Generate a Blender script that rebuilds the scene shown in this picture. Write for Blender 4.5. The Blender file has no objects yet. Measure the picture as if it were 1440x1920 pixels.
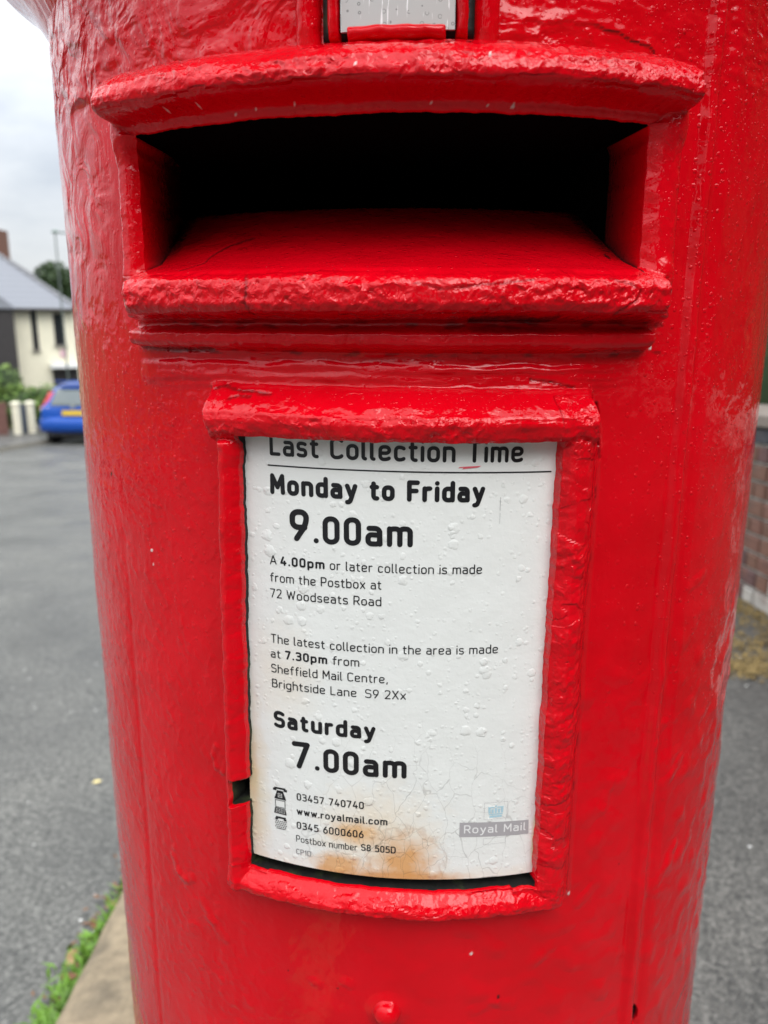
import bpy, math, random
import numpy as np
from mathutils import Matrix, Vector
random.seed(7); rng = np.random.default_rng(11)
SC = bpy.context.scene; COL = SC.collection
E = 1.5                                    # eye height in world coordinates
# ---------------------------------------------------------------- camera
cam = bpy.data.cameras.new('camera'); co = bpy.data.objects.new('camera', cam); COL.objects.link(co)
PITCH = math.radians(13.4); ROLL = math.atan2(-15.5, 6045)
fw = Vector((0, math.cos(PITCH), -math.sin(PITCH))); up = Vector((0, math.sin(PITCH), math.cos(PITCH))); rt = Vector((1, 0, 0))
cr, sr = math.cos(ROLL), math.sin(ROLL)
rx = rt*cr - up*sr; uy = rt*sr + up*cr
co.matrix_world = Matrix(((rx.x, uy.x, -fw.x, 0), (rx.y, uy.y, -fw.y, 0), (rx.z, uy.z, -fw.z, E), (0, 0, 0, 1)))
cam.sensor_fit = 'HORIZONTAL'; cam.sensor_width = 36; cam.lens = 36*1442/1440
cam.clip_start = .02; cam.clip_end = 2000
cam.dof.use_dof = True; cam.dof.focus_distance = .365; cam.dof.aperture_fstop = 36.05/2.9
SC.camera = co
# ---------------------------------------------------------------- sky and sun
W = bpy.data.worlds.new('World'); SC.world = W; W.use_nodes = True
nt = W.node_tree; nt.nodes.clear()
SUN_EL, SUN_AZ = math.radians(50), math.radians(152)      # azimuth clockwise from +Y
def nd(t, typ, **k):
    n = t.nodes.new(typ)
    for a, b in k.items(): setattr(n, a, b)
    return n
def lk(t, a, b): t.links.new(a, b)
sky = nd(nt, 'ShaderNodeTexSky', sky_type='NISHITA', sun_disc=False); sky.sun_elevation = SUN_EL; sky.sun_rotation = SUN_AZ
tc = nd(nt, 'ShaderNodeTexCoord'); sep = nd(nt, 'ShaderNodeSeparateXYZ'); lk(nt, tc.outputs['Generated'], sep.inputs[0])
nz = nd(nt, 'ShaderNodeTexNoise'); nz.inputs['Scale'].default_value = 3.2; nz.inputs['Detail'].default_value = 6; nz.inputs['Roughness'].default_value = .5
mp = nd(nt, 'ShaderNodeMapping'); mp.inputs['Scale'].default_value = (1, 1, 2.4); lk(nt, tc.outputs['Generated'], mp.inputs[0]); lk(nt, mp.outputs[0], nz.inputs['Vector'])
ramp = nd(nt, 'ShaderNodeValToRGB'); cr_ = ramp.color_ramp
cr_.elements[0].position = .34; cr_.elements[0].color = (4.7, 5.2, 5.9, 1); cr_.elements[1].position = .66; cr_.elements[1].color = (9.0, 9.2, 9.3, 1)
lk(nt, nz.outputs['Fac'], ramp.inputs[0])
mr = nd(nt, 'ShaderNodeMapRange'); mr.inputs[1].default_value = 0; mr.inputs[2].default_value = 1; mr.inputs[3].default_value = .67; mr.inputs[4].default_value = 3.9
lk(nt, sep.outputs['Z'], mr.inputs[0])
mul = nd(nt, 'ShaderNodeVectorMath', operation='SCALE'); lk(nt, ramp.outputs[0], mul.inputs[0]); lk(nt, mr.outputs[0], mul.inputs['Scale'])
mx = nd(nt, 'ShaderNodeMix', data_type='RGBA'); mx.inputs[0].default_value = .93
lk(nt, sky.outputs[0], mx.inputs[6]); lk(nt, mul.outputs[0], mx.inputs[7])
bg = nd(nt, 'ShaderNodeBackground'); bg.inputs[1].default_value = .1; lk(nt, mx.outputs[2], bg.inputs[0])
wo = nd(nt, 'ShaderNodeOutputWorld'); lk(nt, bg.outputs[0], wo.inputs[0])
sl = bpy.data.lights.new('sun', 'SUN'); sl.energy = 1.5; sl.angle = math.radians(35); sl.color = (1, .97, .93)
so = bpy.data.objects.new('sun', sl); COL.objects.link(so)
sdir = Vector((math.sin(SUN_AZ)*math.cos(SUN_EL), math.cos(SUN_AZ)*math.cos(SUN_EL), math.sin(SUN_EL)))
so.rotation_euler = sdir.to_track_quat('Z', 'Y').to_euler(); so.location = (-3, -4, 8)
SC.view_settings.view_transform = 'Standard'; SC.view_settings.look = 'None'; SC.view_settings.exposure = .16; SC.view_settings.gamma = 1
SC.view_settings.use_curve_mapping = False
SC.cycles.max_bounces = 6; SC.cycles.use_denoising = True

# ---------------------------------------------------------------- helpers
def tag(o, label=None, cat=None, group=None, kind=None):
    if label: o['label'] = label
    if cat: o['category'] = cat
    if group: o['group'] = group
    if kind: o['kind'] = kind
    return o
def empty(name, loc=(0, 0, 0), rz=0):
    o = bpy.data.objects.new(name, None); COL.objects.link(o); o.location = loc; o.rotation_euler = (0, 0, rz); o.empty_display_size = .1
    return o
def mesh_np(name, V, F, mat, parent=None, smooth=True, attrs=None):
    """V (n,3) array, F list of index tuples or (m,4)/(m,3) array"""
    me = bpy.data.meshes.new(name)
    V = np.asarray(V, np.float32)
    if isinstance(F, np.ndarray):
        k = F.shape[1]; m = len(F)
        me.vertices.add(len(V)); me.vertices.foreach_set('co', V.ravel())
        me.loops.add(m*k); me.loops.foreach_set('vertex_index', F.astype(np.int32).ravel())
        me.polygons.add(m); me.polygons.foreach_set('loop_start', np.arange(0, m*k, k, dtype=np.int32))
        me.update(calc_edges=True)
    else:
        me.from_pydata(V.tolist(), [], F)
    if attrs:
        for an, av in attrs.items():
            if an.startswith('uv:'):
                uvl = me.uv_layers.new(name=an[3:]); li = np.empty(len(me.loops), np.int32); me.loops.foreach_get('vertex_index', li)
                uvl.data.foreach_set('uv', av[li].astype(np.float32).ravel())
            else:
                a = me.attributes.new(an, 'FLOAT', 'POINT'); a.data.foreach_set('value', av.astype(np.float32))
    if smooth: me.shade_smooth()
    me.materials.append(mat)
    o = bpy.data.objects.new(name, me); COL.objects.link(o)
    if parent: o.parent = parent
    return o
class MB:
    def __init__(s): s.v = []; s.f = []
    def add(s, v, f):
        n = len(s.v); s.v += [tuple(p) for p in v]; s.f += [tuple(i+n for i in q) for q in f]; return s
    def box(s, x0, y0, z0, x1, y1, z1, M=None):
        v = [Vector((x, y, z)) for z in (z0, z1) for y in (y0, y1) for x in (x0, x1)]
        if M: v = [M @ p for p in v]
        return s.add(v, [(0, 2, 3, 1), (4, 5, 7, 6), (0, 1, 5, 4), (2, 6, 7, 3), (0, 4, 6, 2), (1, 3, 7, 5)])
    def tube(s, pts, r, n=10, cap=True):
        pts = [Vector(p) for p in pts]; rs = r if isinstance(r, (list, tuple)) else [r]*len(pts); V = []
        for i, p in enumerate(pts):
            d = (pts[min(i+1, len(pts)-1)]-pts[max(i-1, 0)]).normalized(); q = d.to_track_quat('Z', 'Y')
            V += [p + q @ Vector((rs[i]*math.cos(2*math.pi*k/n), rs[i]*math.sin(2*math.pi*k/n), 0)) for k in range(n)]
        F = [(i*n+k, i*n+(k+1) % n, (i+1)*n+(k+1) % n, (i+1)*n+k) for i in range(len(pts)-1) for k in range(n)]
        if cap: F += [tuple(range(n))[::-1], tuple(range((len(pts)-1)*n, len(pts)*n))]
        return s.add(V, F)
    def build(s, name, mat, parent=None, bevel=0, smooth=False, seg=2):
        me = bpy.data.meshes.new(name); me.from_pydata(s.v, [], s.f); me.update(); me.materials.append(mat)
        o = bpy.data.objects.new(name, me); COL.objects.link(o)
        if parent: o.parent = parent
        if smooth: me.shade_smooth()
        if bevel:
            b = o.modifiers.new('bevel', 'BEVEL'); b.width = bevel; b.segments = seg; b.limit_method = 'ANGLE'
        return o

def mat(name, col, rough=.6, spec=.5, metal=0, var=0, vscale=20, bump=0, bscale=60, bdist=.002, col2=None, c2scale=4, c2pos=(.45, .6)):
    m = bpy.data.materials.new(name); m.use_nodes = True; t = m.node_tree; b = t.nodes['Principled BSDF']
    b.inputs['Roughness'].default_value = rough; b.inputs['Specular IOR Level'].default_value = spec; b.inputs['Metallic'].default_value = metal
    b.inputs['Base Color'].default_value = (*col, 1)
    tcn = nd(t, 'ShaderNodeTexCoord'); out = None
    if col2:
        n = nd(t, 'ShaderNodeTexNoise'); n.inputs['Scale'].default_value = c2scale; n.inputs['Detail'].default_value = 6; lk(t, tcn.outputs['Object'], n.inputs['Vector'])
        r = nd(t, 'ShaderNodeMapRange'); r.inputs[1].default_value, r.inputs[2].default_value = c2pos; lk(t, n.outputs['Fac'], r.inputs[0])
        x = nd(t, 'ShaderNodeMix', data_type='RGBA'); x.inputs[6].default_value = (*col, 1); x.inputs[7].default_value = (*col2, 1); lk(t, r.outputs[0], x.inputs[0]); out = x.outputs[2]
    if var:
        n = nd(t, 'ShaderNodeTexNoise'); n.inputs['Scale'].default_value = vscale; n.inputs['Detail'].default_value = 8; n.inputs['Roughness'].default_value = .65; lk(t, tcn.outputs['Object'], n.inputs['Vector'])
        r = nd(t, 'ShaderNodeMapRange'); r.inputs[1].default_value = .25; r.inputs[2].default_value = .75; r.inputs[3].default_value = 1-var; r.inputs[4].default_value = 1+var; lk(t, n.outputs['Fac'], r.inputs[0])
        x = nd(t, 'ShaderNodeVectorMath', operation='SCALE')
        if out: lk(t, out, x.inputs[0])
        else: x.inputs[0].default_value = col
        lk(t, r.outputs[0], x.inputs['Scale']); out = x.outputs[0]
    if out: lk(t, out, b.inputs['Base Color'])
    if bump:
        n = nd(t, 'ShaderNodeTexNoise'); n.inputs['Scale'].default_value = bscale; n.inputs['Detail'].default_value = 5; lk(t, tcn.outputs['Object'], n.inputs['Vector'])
        bn = nd(t, 'ShaderNodeBump'); bn.inputs['Strength'].default_value = bump; bn.inputs['Distance'].default_value = bdist; lk(t, n.outputs['Fac'], bn.inputs['Height']); lk(t, bn.outputs[0], b.inputs['Normal'])
    return m

# gradient noise on arrays
_P = rng.permutation(256); _G = rng.uniform(-1, 1, (256, 3)); _G /= np.linalg.norm(_G, axis=1)[:, None]
def pn(x, y, z=0.0):
    x, y = np.broadcast_arrays(np.asarray(x, float), np.asarray(y, float)); z = np.zeros_like(x)+z
    xi, yi, zi = np.floor(x).astype(int), np.floor(y).astype(int), np.floor(z).astype(int); xf, yf, zf = x-xi, y-yi, z-zi
    s = lambda t: t*t*t*(t*(t*6-15)+10)
    u, v, w = s(xf), s(yf), s(zf); r = 0
    for a in (0, 1):
        for b in (0, 1):
            for c in (0, 1):
                g = _G[_P[(_P[(_P[(xi+a) & 255]+yi+b) & 255]+zi+c) & 255]]
                r = r + (g[..., 0]*(xf-a)+g[..., 1]*(yf-b)+g[..., 2]*(zf-c))*(u if a else 1-u)*(v if b else 1-v)*(w if c else 1-w)
    return r*1.6
def fbm(x, y, z=0.0, o=3):
    r = 0; a = 1.; f = 1.
    for i in range(o): r = r+a*pn(x*f, y*f, z+i*7.3); a *= .5; f *= 2.03
    return r
def ss(x, a, b):
    t = np.clip((x-a)/(b-a), 0, 1); return t*t*(3-2*t)

# ---------------------------------------------------------------- ground heights
def gz(x, y):
    """ground without the kerb steps"""
    yy = min(y, 60)
    return E-1.48-.068*yy
def pz(x, y):
    yy = min(y, 60)
    return E-1.38-.068*yy+.1*max(0, min(x+.7, 2.6))

# ---------------------------------------------------------------- materials of the place
def asphalt(name, base, seed):
    m = bpy.data.materials.new(name); m.use_nodes = True; t = m.node_tree; b = t.nodes['Principled BSDF']
    g = nd(t, 'ShaderNodeNewGeometry')
    v = nd(t, 'ShaderNodeTexVoronoi'); v.inputs['Scale'].default_value = 150; lk(t, g.outputs['Position'], v.inputs['Vector'])
    n = nd(t, 'ShaderNodeTexNoise'); n.inputs['Scale'].default_value = 1.1+seed; n.inputs['Detail'].default_value = 7; lk(t, g.outputs['Position'], n.inputs['Vector'])
    n2 = nd(t, 'ShaderNodeTexNoise'); n2.inputs['Scale'].default_value = 60; n2.inputs['Detail'].default_value = 4; n2.inputs['Roughness'].default_value = .8; lk(t, g.outputs['Position'], n2.inputs['Vector'])
    bw = nd(t, 'ShaderNodeRGBToBW'); lk(t, v.outputs['Color'], bw.inputs[0])
    r1 = nd(t, 'ShaderNodeMapRange'); r1.inputs[1].default_value = 0.1; r1.inputs[2].default_value = .9; r1.inputs[3].default_value = .5; r1.inputs[4].default_value = 1.6; lk(t, bw.outputs[0], r1.inputs[0])
    r2 = nd(t, 'ShaderNodeMapRange'); r2.inputs[1].default_value = .3; r2.inputs[2].default_value = .7; r2.inputs[3].default_value = .66; r2.inputs[4].default_value = 1.32; lk(t, n.outputs['Fac'], r2.inputs[0])
    r3 = nd(t, 'ShaderNodeMapRange'); r3.inputs[1].default_value = .35; r3.inputs[2].default_value = .7; r3.inputs[3].default_value = .45; r3.inputs[4].default_value = 1.65; lk(t, n2.outputs['Fac'], r3.inputs[0])
    a = nd(t, 'ShaderNodeMath', operation='MULTIPLY'); lk(t, r1.outputs[0], a.inputs[0]); lk(t, r2.outputs[0], a.inputs[1])
    a2 = nd(t, 'ShaderNodeMath', operation='MULTIPLY'); lk(t, a.outputs[0], a2.inputs[0]); lk(t, r3.outputs[0], a2.inputs[1])
    s = nd(t, 'ShaderNodeVectorMath', operation='SCALE'); s.inputs[0].default_value = base; lk(t, a2.outputs[0], s.inputs['Scale'])
    # odd pale chippings
    v2 = nd(t, 'ShaderNodeTexVoronoi'); v2.inputs['Scale'].default_value = 38; lk(t, g.outputs['Position'], v2.inputs['Vector'])
    bw2 = nd(t, 'ShaderNodeSeparateColor'); lk(t, v2.outputs['Color'], bw2.inputs[0])
    c1 = nd(t, 'ShaderNodeMath', operation='GREATER_THAN'); c1.inputs[1].default_value = .965; lk(t, bw2.outputs[0], c1.inputs[0])
    c2 = nd(t, 'ShaderNodeMath', operation='LESS_THAN'); c2.inputs[1].default_value = .17; lk(t, v2.outputs['Distance'], c2.inputs[0])
    c3 = nd(t, 'ShaderNodeMath', operation='MULTIPLY'); lk(t, c1.outputs[0], c3.inputs[0]); lk(t, c2.outputs[0], c3.inputs[1])
    x = nd(t, 'ShaderNodeMix', data_type='RGBA'); lk(t, c3.outputs[0], x.inputs[0]); lk(t, s.outputs[0], x.inputs[6]); x.inputs[7].default_value = (.8, .78, .74, 1)
    lk(t, x.outputs[2], b.inputs['Base Color'])
    rr = nd(t, 'ShaderNodeMapRange'); rr.inputs[1].default_value = .35; rr.inputs[2].default_value = .65; rr.inputs[3].default_value = .30; rr.inputs[4].default_value = .6; lk(t, n.outputs['Fac'], rr.inputs[0]); lk(t, rr.outputs[0], b.inputs['Roughness'])
    bn = nd(t, 'ShaderNodeBump'); bn.inputs['Strength'].default_value = .8; bn.inputs['Distance'].default_value = .003; lk(t, v.outputs['Distance'], bn.inputs['Height']); lk(t, bn.outputs[0], b.inputs['Normal'])
    return m
M_road = asphalt('road asphalt', (.104, .101, .090), .3)
M_pave = asphalt('pavement asphalt', (.083, .077, .068), .9)
M_kerb = mat('sandstone', (.27, .21, .135), .85, var=.45, vscale=26, bump=.9, bscale=45, bdist=.008, col2=(.17, .135, .09), c2scale=9, c2pos=(.5, .72))
M_kerbf = mat('far kerb stone', (.27, .25, .21), .85, var=.2, vscale=6)
M_black = mat('black void', (.003, .003, .003), .9, .0)
M_gapdark = mat('gap shade and grime', (.012, .012, .011), .55, .3, var=.4, vscale=120, bump=.6, bscale=300, bdist=.0006, col2=(.03, .04, .015), c2scale=60, c2pos=(.55, .7))  # near-black with green grime; the black paints shade in recess and gaps
M_ink = mat('black ink', (.010, .010, .012), .28, .45)
M_inkgrey = mat('faded ink', (.26, .25, .25), .35, .45)
M_logo = mat('faded panel ink', (.40, .38, .39), .3, .45)
M_logot = mat('faded panel letters', (.78, .77, .76), .3, .45)
M_crown = mat('faded blue ink', (.42, .62, .70), .35, .45)
M_pinkmark = mat('pink smear', (.72, .12, .15), .4)
M_alu = mat('scratched aluminium', (.62, .62, .61), .34, .5, metal=.85, var=.12, vscale=60, bump=.4, bscale=200, bdist=.0003)

# ---------------------------------------------------------------- red paint
def red_paint():
    m = bpy.data.materials.new('red gloss paint'); m.use_nodes = True; t = m.node_tree; b = t.nodes['Principled BSDF']
    tcn = nd(t, 'ShaderNodeTexCoord'); P = tcn.outputs['Object']
    def noise(sc, det=3, vec=None, rough=.5, dist=0):
        n = nd(t, 'ShaderNodeTexNoise'); n.inputs['Scale'].default_value = sc; n.inputs['Detail'].default_value = det; n.inputs['Roughness'].default_value = rough; n.inputs['Distortion'].default_value = dist
        lk(t, vec or P, n.inputs['Vector']); return n.outputs['Fac']
    def mrange(x, a, bb, c, d):
        r = nd(t, 'ShaderNodeMapRange'); r.inputs[1].default_value = a; r.inputs[2].default_value = bb; r.inputs[3].default_value = c; r.inputs[4].default_value = d; lk(t, x, r.inputs[0]); return r.outputs[0]
    def math_(op, a, bb=None, v=None):
        r = nd(t, 'ShaderNodeMath', operation=op); lk(t, a, r.inputs[0])
        if bb is not None: lk(t, bb, r.inputs[1])
        if v is not None: r.inputs[1].default_value = v
        return r.outputs[0]
    def attr(nm):
        a = nd(t, 'ShaderNodeAttribute', attribute_name=nm); return a.outputs['Fac']
    # colour: red, slightly uneven between coats; dark = bare or grimy, plus shade painted inside the slot, pale = undercoat
    c = nd(t, 'ShaderNodeMix', data_type='RGBA'); c.inputs[6].default_value = (.59, .0006, .0060, 1); c.inputs[7].default_value = (.68, .0009, .0085, 1)
    lk(t, mrange(noise(22, 5), .3, .7, 0, 1), c.inputs[0])
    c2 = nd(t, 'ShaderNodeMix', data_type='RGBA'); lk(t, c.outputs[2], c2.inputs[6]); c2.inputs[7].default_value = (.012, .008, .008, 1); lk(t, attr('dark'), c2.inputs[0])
    c3 = nd(t, 'ShaderNodeMix', data_type='RGBA'); lk(t, c2.outputs[2], c3.inputs[6]); c3.inputs[7].default_value = (.75, .62, .58, 1); lk(t, attr('pale'), c3.inputs[0])
    lk(t, c3.outputs[2], b.inputs['Base Color'])
    b.inputs['Specular IOR Level'].default_value = .32
    lk(t, mrange(noise(45, 4), .3, .7, .03, .09), b.inputs['Roughness'])
    # relief: orange peel, brush drag, rain drops
    peel = mrange(noise(170, 2), 0, 1, 0, .20)
    fine = mrange(noise(600, 2), 0, 1, 0, .03)
    mpn = nd(t, 'ShaderNodeMapping'); mpn.inputs['Scale'].default_value = (1, 1, .16); lk(t, P, mpn.inputs[0])
    brush = math_('MULTIPLY', mrange(noise(300, 4, mpn.outputs[0]), 0, 1, 0, .22), attr('brush'))
    wr = noise(38, 3, None, .42, 1.0)
    wrk = math_('MULTIPLY', mrange(wr, .35, .65, 0, 3.2), attr('wrinkle'))
    cv = nd(t, 'ShaderNodeTexVoronoi', feature='SMOOTH_F1'); cv.inputs['Scale'].default_value = 75; cv.inputs['Smoothness'].default_value = .55
    wn = nd(t, 'ShaderNodeTexNoise'); wn.inputs['Scale'].default_value = 130; wn.inputs['Detail'].default_value = 3; lk(t, P, wn.inputs['Vector'])
    ws = nd(t, 'ShaderNodeVectorMath', operation='SCALE'); lk(t, wn.outputs['Color'], ws.inputs[0]); ws.inputs['Scale'].default_value = .014
    wa = nd(t, 'ShaderNodeVectorMath', operation='ADD'); lk(t, P, wa.inputs[0]); lk(t, ws.outputs[0], wa.inputs[1]); lk(t, wa.outputs[0], cv.inputs['Vector'])
    crust = math_('MULTIPLY', math_('ADD', math_('MULTIPLY', cv.outputs['Distance'], v=1.5), mrange(noise(230, 2, None, .5, 1.0), .3, .7, 0, .45)), attr('crust'))
    def drops(sc, rad, dens, hh):
        v = nd(t, 'ShaderNodeTexVoronoi'); v.inputs['Scale'].default_value = sc; v.inputs['Randomness'].default_value = 1; lk(t, P, v.inputs['Vector'])
        s = nd(t, 'ShaderNodeSeparateColor'); lk(t, v.outputs['Color'], s.inputs[0])
        on = math_('LESS_THAN', s.outputs[0], v=dens)
        rr = mrange(s.outputs[1], 0, 1, rad*.35, rad)
        q = math_('DIVIDE', v.outputs['Distance'], rr); q2 = math_('MULTIPLY', q, q)
        n = nd(t, 'ShaderNodeMath', operation='SUBTRACT', use_clamp=True); n.inputs[0].default_value = 1; lk(t, q2, n.inputs[1])
        sq = math_('POWER', n.outputs[0], v=.6)
        a = math_('MULTIPLY', math_('MULTIPLY', sq, on), rr)
        return math_('MULTIPLY', a, v=hh)
    d = math_('ADD', drops(260, .34, .62, 1.3), drops(520, .36, .60, .6))
    d = math_('MULTIPLY', d, attr('wet'))
    h = math_('ADD', math_('ADD', peel, fine), math_('ADD', math_('ADD', brush, wrk), math_('ADD', d, crust)))
    bn = nd(t, 'ShaderNodeBump'); bn.inputs['Strength'].default_value = 1; bn.inputs['Distance'].default_value = .0009; lk(t, h, bn.inputs['Height']); lk(t, bn.outputs[0], b.inputs['Normal'])
    return m
M_red = red_paint()

# ---------------------------------------------------------------- PILLAR BOX
R = .24; AX = (.02265792, .5991902); PH = -.061410
box = empty('pillar_box', (AX[0], AX[1], pz(AX[0], AX[1])))
tag(box, 'red cast iron pillar box with a letter slot and collection notice, standing at the kerb', 'post box')
BO = np.array([AX[0], AX[1], box.location.z])
def cylpos(u, z, h):
    """u, z in metres on the face of the box (z from eye height), h outwards; below zero it sinks straight in"""
    th = PH+u/R; s, c = np.sin(th), np.cos(th); r = R+np.maximum(h, 0)
    x = r*s; y = -r*c; hn = np.minimum(h, 0)
    x = x-hn*(-np.sin(-PH))*1.0; y = y-hn*math.cos(PH)
    return np.stack([x, y, np.zeros_like(x)+z+E-box.location.z], -1)
def lines(segs, walls):
    L = []
    for a, b, d in segs: L.append(np.linspace(a, b, max(2, int(round((b-a)/d))+1)))
    for w0, w1 in walls: L.append(np.linspace(w0, w1, 7))
    L = np.unique(np.round(np.concatenate(L), 7)); keep = [0]
    for i in range(1, len(L)):
        if L[i]-L[keep[-1]] > 6e-5: keep.append(i)
    return L[keep]
# wall ramps
SU0, SU1, SZ0, SZ1 = -.127, .1065, .0245, .0868      # slot opening
NU0, NU1, NZ0, NZ1 = -.0795, .0733, -.2925, -.0495   # notice recess
GZ0, GZ1 = -.2515, -.2370                             # gap in the left bar
w_ = .0007
ul = lines([(-.754, -.30, .012), (-.30, -.22, .0016), (-.22, .20, .0008), (.20, .30, .0016), (.30, .754, .012)],
           [(SU0, SU0+w_), (SU1-w_, SU1), (NU0, NU0+w_), (NU1-w_, NU1), (NU0-.0075, NU0-.0075+w_)])
zl = lines([(-1.12, -.62, .015), (-.62, -.43, .003), (-.43, .190, .0008)],
           [(SZ1-w_, SZ1), (NZ0, NZ0+w_), (NZ1-w_, NZ1), (GZ0-w_, GZ0), (GZ1, GZ1+w_)])
U, Z = np.meshgrid(ul, zl); nu, nzz = len(ul), len(zl)
SX = U*1000; SZm = Z*1000            # millimetres for the noise
def plat(x, a0, a1, b0, b1): return ss(x, a0, a1)*(1-ss(x, b0, b1))
def prof(x, pts): p = np.array(pts); return np.interp(x, p[:, 0], p[:, 1])
def sprof(x, pts, n=5):
    p = np.array(pts); X = np.linspace(p[0, 0], p[-1, 0], 600); Y = np.interp(X, p[:, 0], p[:, 1]); k = np.ones(n)/n
    Y = np.convolve(np.pad(Y, n//2, mode='edge'), k, mode='valid')[:600]; return np.interp(x, X, Y)
# base surface
h = .0007*fbm(SX/55, SZm/70, 1.1, 3)+.00022*fbm(SX/11, SZm/14, 5.2, 3)
h += .0042*plat(U, .1455, .1497, .1530, .1575)*(1+.25*pn(SX/9, SZm/25, 3))-.0014*plat(U, .1590, .1610, .1630, .168)
h += .0012*ss(U, .166, .172)+.0006*(1-ss(U, -.1875, -.1785))*(1-ss(Z, -.20, -.05))-.0004*plat(U, -.1835, -.1810, -.1790, -.1765)*(1-ss(Z, -.25, -.05))
# lumpy dents in the lower part, orange peel at the left
h += .0012*np.maximum(0, pn(SX/16+SZm/60, SZm/15, 9.1))*(1-ss(Z, -.20, -.12))*ss(U, -.06, .06)
h += .00035*np.maximum(0, fbm(SX/5, SZm/5, 2.2, 2))*(1-ss(U, -.11, -.05))*(1-ss(Z, -.0, .03))
# thick sagging paint between slot and notice
bandm = plat(Z, -.030, -.026, -.012, -.009)*plat(U, -.14, -.12, .09, .12)
h += bandm*(.0009*pn(SX/60, SZm/3.4, 4.4)+.0005*fbm(SX/14, SZm/2.2, 8.4, 2))
h += .0011*(1-ss(Z, -.0145-.0022+.0020*pn(SX/26, 0*SX, 2.7), -.0145+.0020*pn(SX/26, 0*SX, 2.7)))*plat(Z, -.030, -.024, -.010, -.0)*plat(U, -.15, -.14, .08, .10)
# crusted paint above the hood
topm = ss(Z, .112, .118)
h += topm*.0005*fbm(SX/13, SZm/6, 6.6, 3)
# flaking patch above the hood at the right
fl = (((U-.084)/.033)**2+((Z-.1205+.12*(U-.084))/.0055)**2)+.55*pn(SX/9, SZm/5, 12.5)
flake = 1-ss(fl, .92, 1.0)
h -= .0008*flake
dark = np.zeros_like(U); pale = np.zeros_like(U)
dark = np.maximum(dark, .75*(np.abs(fl-.99) < .10)*(ss(U, .078, .09)+.15*(pn(SX/4, SZm/4) > .1))*(Z > .117))
# --- slot surround
S = np.zeros_like(h)
led = sprof(Z, [(-.012, 0), (-.0095, .001), (-.0085, .007), (-.006, .0095), (-.0020, .0098), (.0006, .0035), (.0034, .0035), (.0048, .0145), (.0068, .0215), (.0105, .0240), (.0185, .0236), (.0215, .0218), (.0238, .0180), (.0262, .0130), (.0300, .0130)], 5)
ledU = plat(U, -.1435, -.1260, .1130, .1230)
mouU = plat(U, -.1475, -.1425, .1190, .1245)
jam = sprof(U, [(-.150, 0), (-.1440, .0005), (-.1415, .0090), (-.1370, .0138), (-.1310, .0142), (-.1285, .0125), (-.1270, .0085), (-.120, .0085), (.100, .0085), (.1065, .0085), (.1082, .0112), (.1112, .0142), (.1160, .0160), (.1205, .0150), (.1245, .0115), (.1275, .0055), (.1300, .0006), (.134, 0)], 5)
jamZ = plat(Z, .001, .006, .100, .110)
hood = sprof(Z, [(.080, .0125), (.0868, .0125), (.0885, .0142), (.0905, .0150), (.0918, .0185), (.0935, .0262), (.0960, .0298), (.0995, .0302), (.1050, .0275), (.1095, .0222), (.1130, .0150), (.1152, .0060), (.1172, 0)], 9)
hoU = plat(U, -.1395, -.1315, .1165, .1255)
hoU2 = hoU*(Z > .0868)
below = (Z <= .0262)
jam = jam*(1+.10*(1-ss(Z, .024, .036))*ss(Z, .019, .0255)+.20*ss(Z, .074, .088))
S = np.maximum(jam*jamZ, np.where(Z < .003, led*mouU, led*ledU*below))
hz = (Z > .0855)
S = np.maximum(S, np.where(hz, np.minimum(hood, .0125*np.clip(jam/.0125, 0, 1)+hood*hoU), 0)*np.where(Z < .0915, np.maximum(plat(U, -.1435, -.139, .119, .127), 0), hoU))
# --- notice frame
FRAME = np.zeros_like(h)
topb = sprof(Z, [(-.056, 0), (-.0548, .006), (-.0514, .0115), (-.0474, .0142), (-.0420, .0158), (-.0380, .0150), (-.0340, .0115), (-.0300, .0070), (-.0275, .0040), (-.0262, .0010), (-.0245, 0)], 7)
FRAME = np.maximum(FRAME, topb*plat(U, -.0980, -.0925, .0880, .0945))
lb = sprof(U, [(-.0945, 0), (-.0930, .0040), (-.0910, .0095), (-.0880, .0138), (-.0850, .0146), (-.0815, .0112), (-.0790, .0070), (-.076, .0070)], 5)
lbz = (1-ss(Z, -.0535, -.0490))
FRAME = np.maximum(FRAME, lb*lbz*ss(Z, -.3130, -.3040)*(U < -.070))
rb = sprof(U, [(.066, .0085), (.0740, .0090), (.0760, .0118), (.0800, .0138), (.0850, .0130), (.0890, .0100), (.0925, .0055), (.0965, .0015), (.1000, 0)], 7)
FRAME = np.maximum(FRAME, rb*(1-ss(Z, -.05, -.04))*ss(Z, -.3130, -.3040)*(U > .060))
bb = sprof(Z, [(-.3135, 0), (-.3110, .0030), (-.3075, .0095), (-.3040, .0135), (-.3005, .0138), (-.2970, .0115), (-.2935, .0070), (-.2915, .0052), (-.280, .0052)], 7)
FRAME = np.maximum(FRAME, bb*plat(U, -.0965, -.0900, .0860, .0960)*(Z < -.275)*(.93+.0*U))
feat = np.clip((S+FRAME)/.006, 0, 1)
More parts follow.
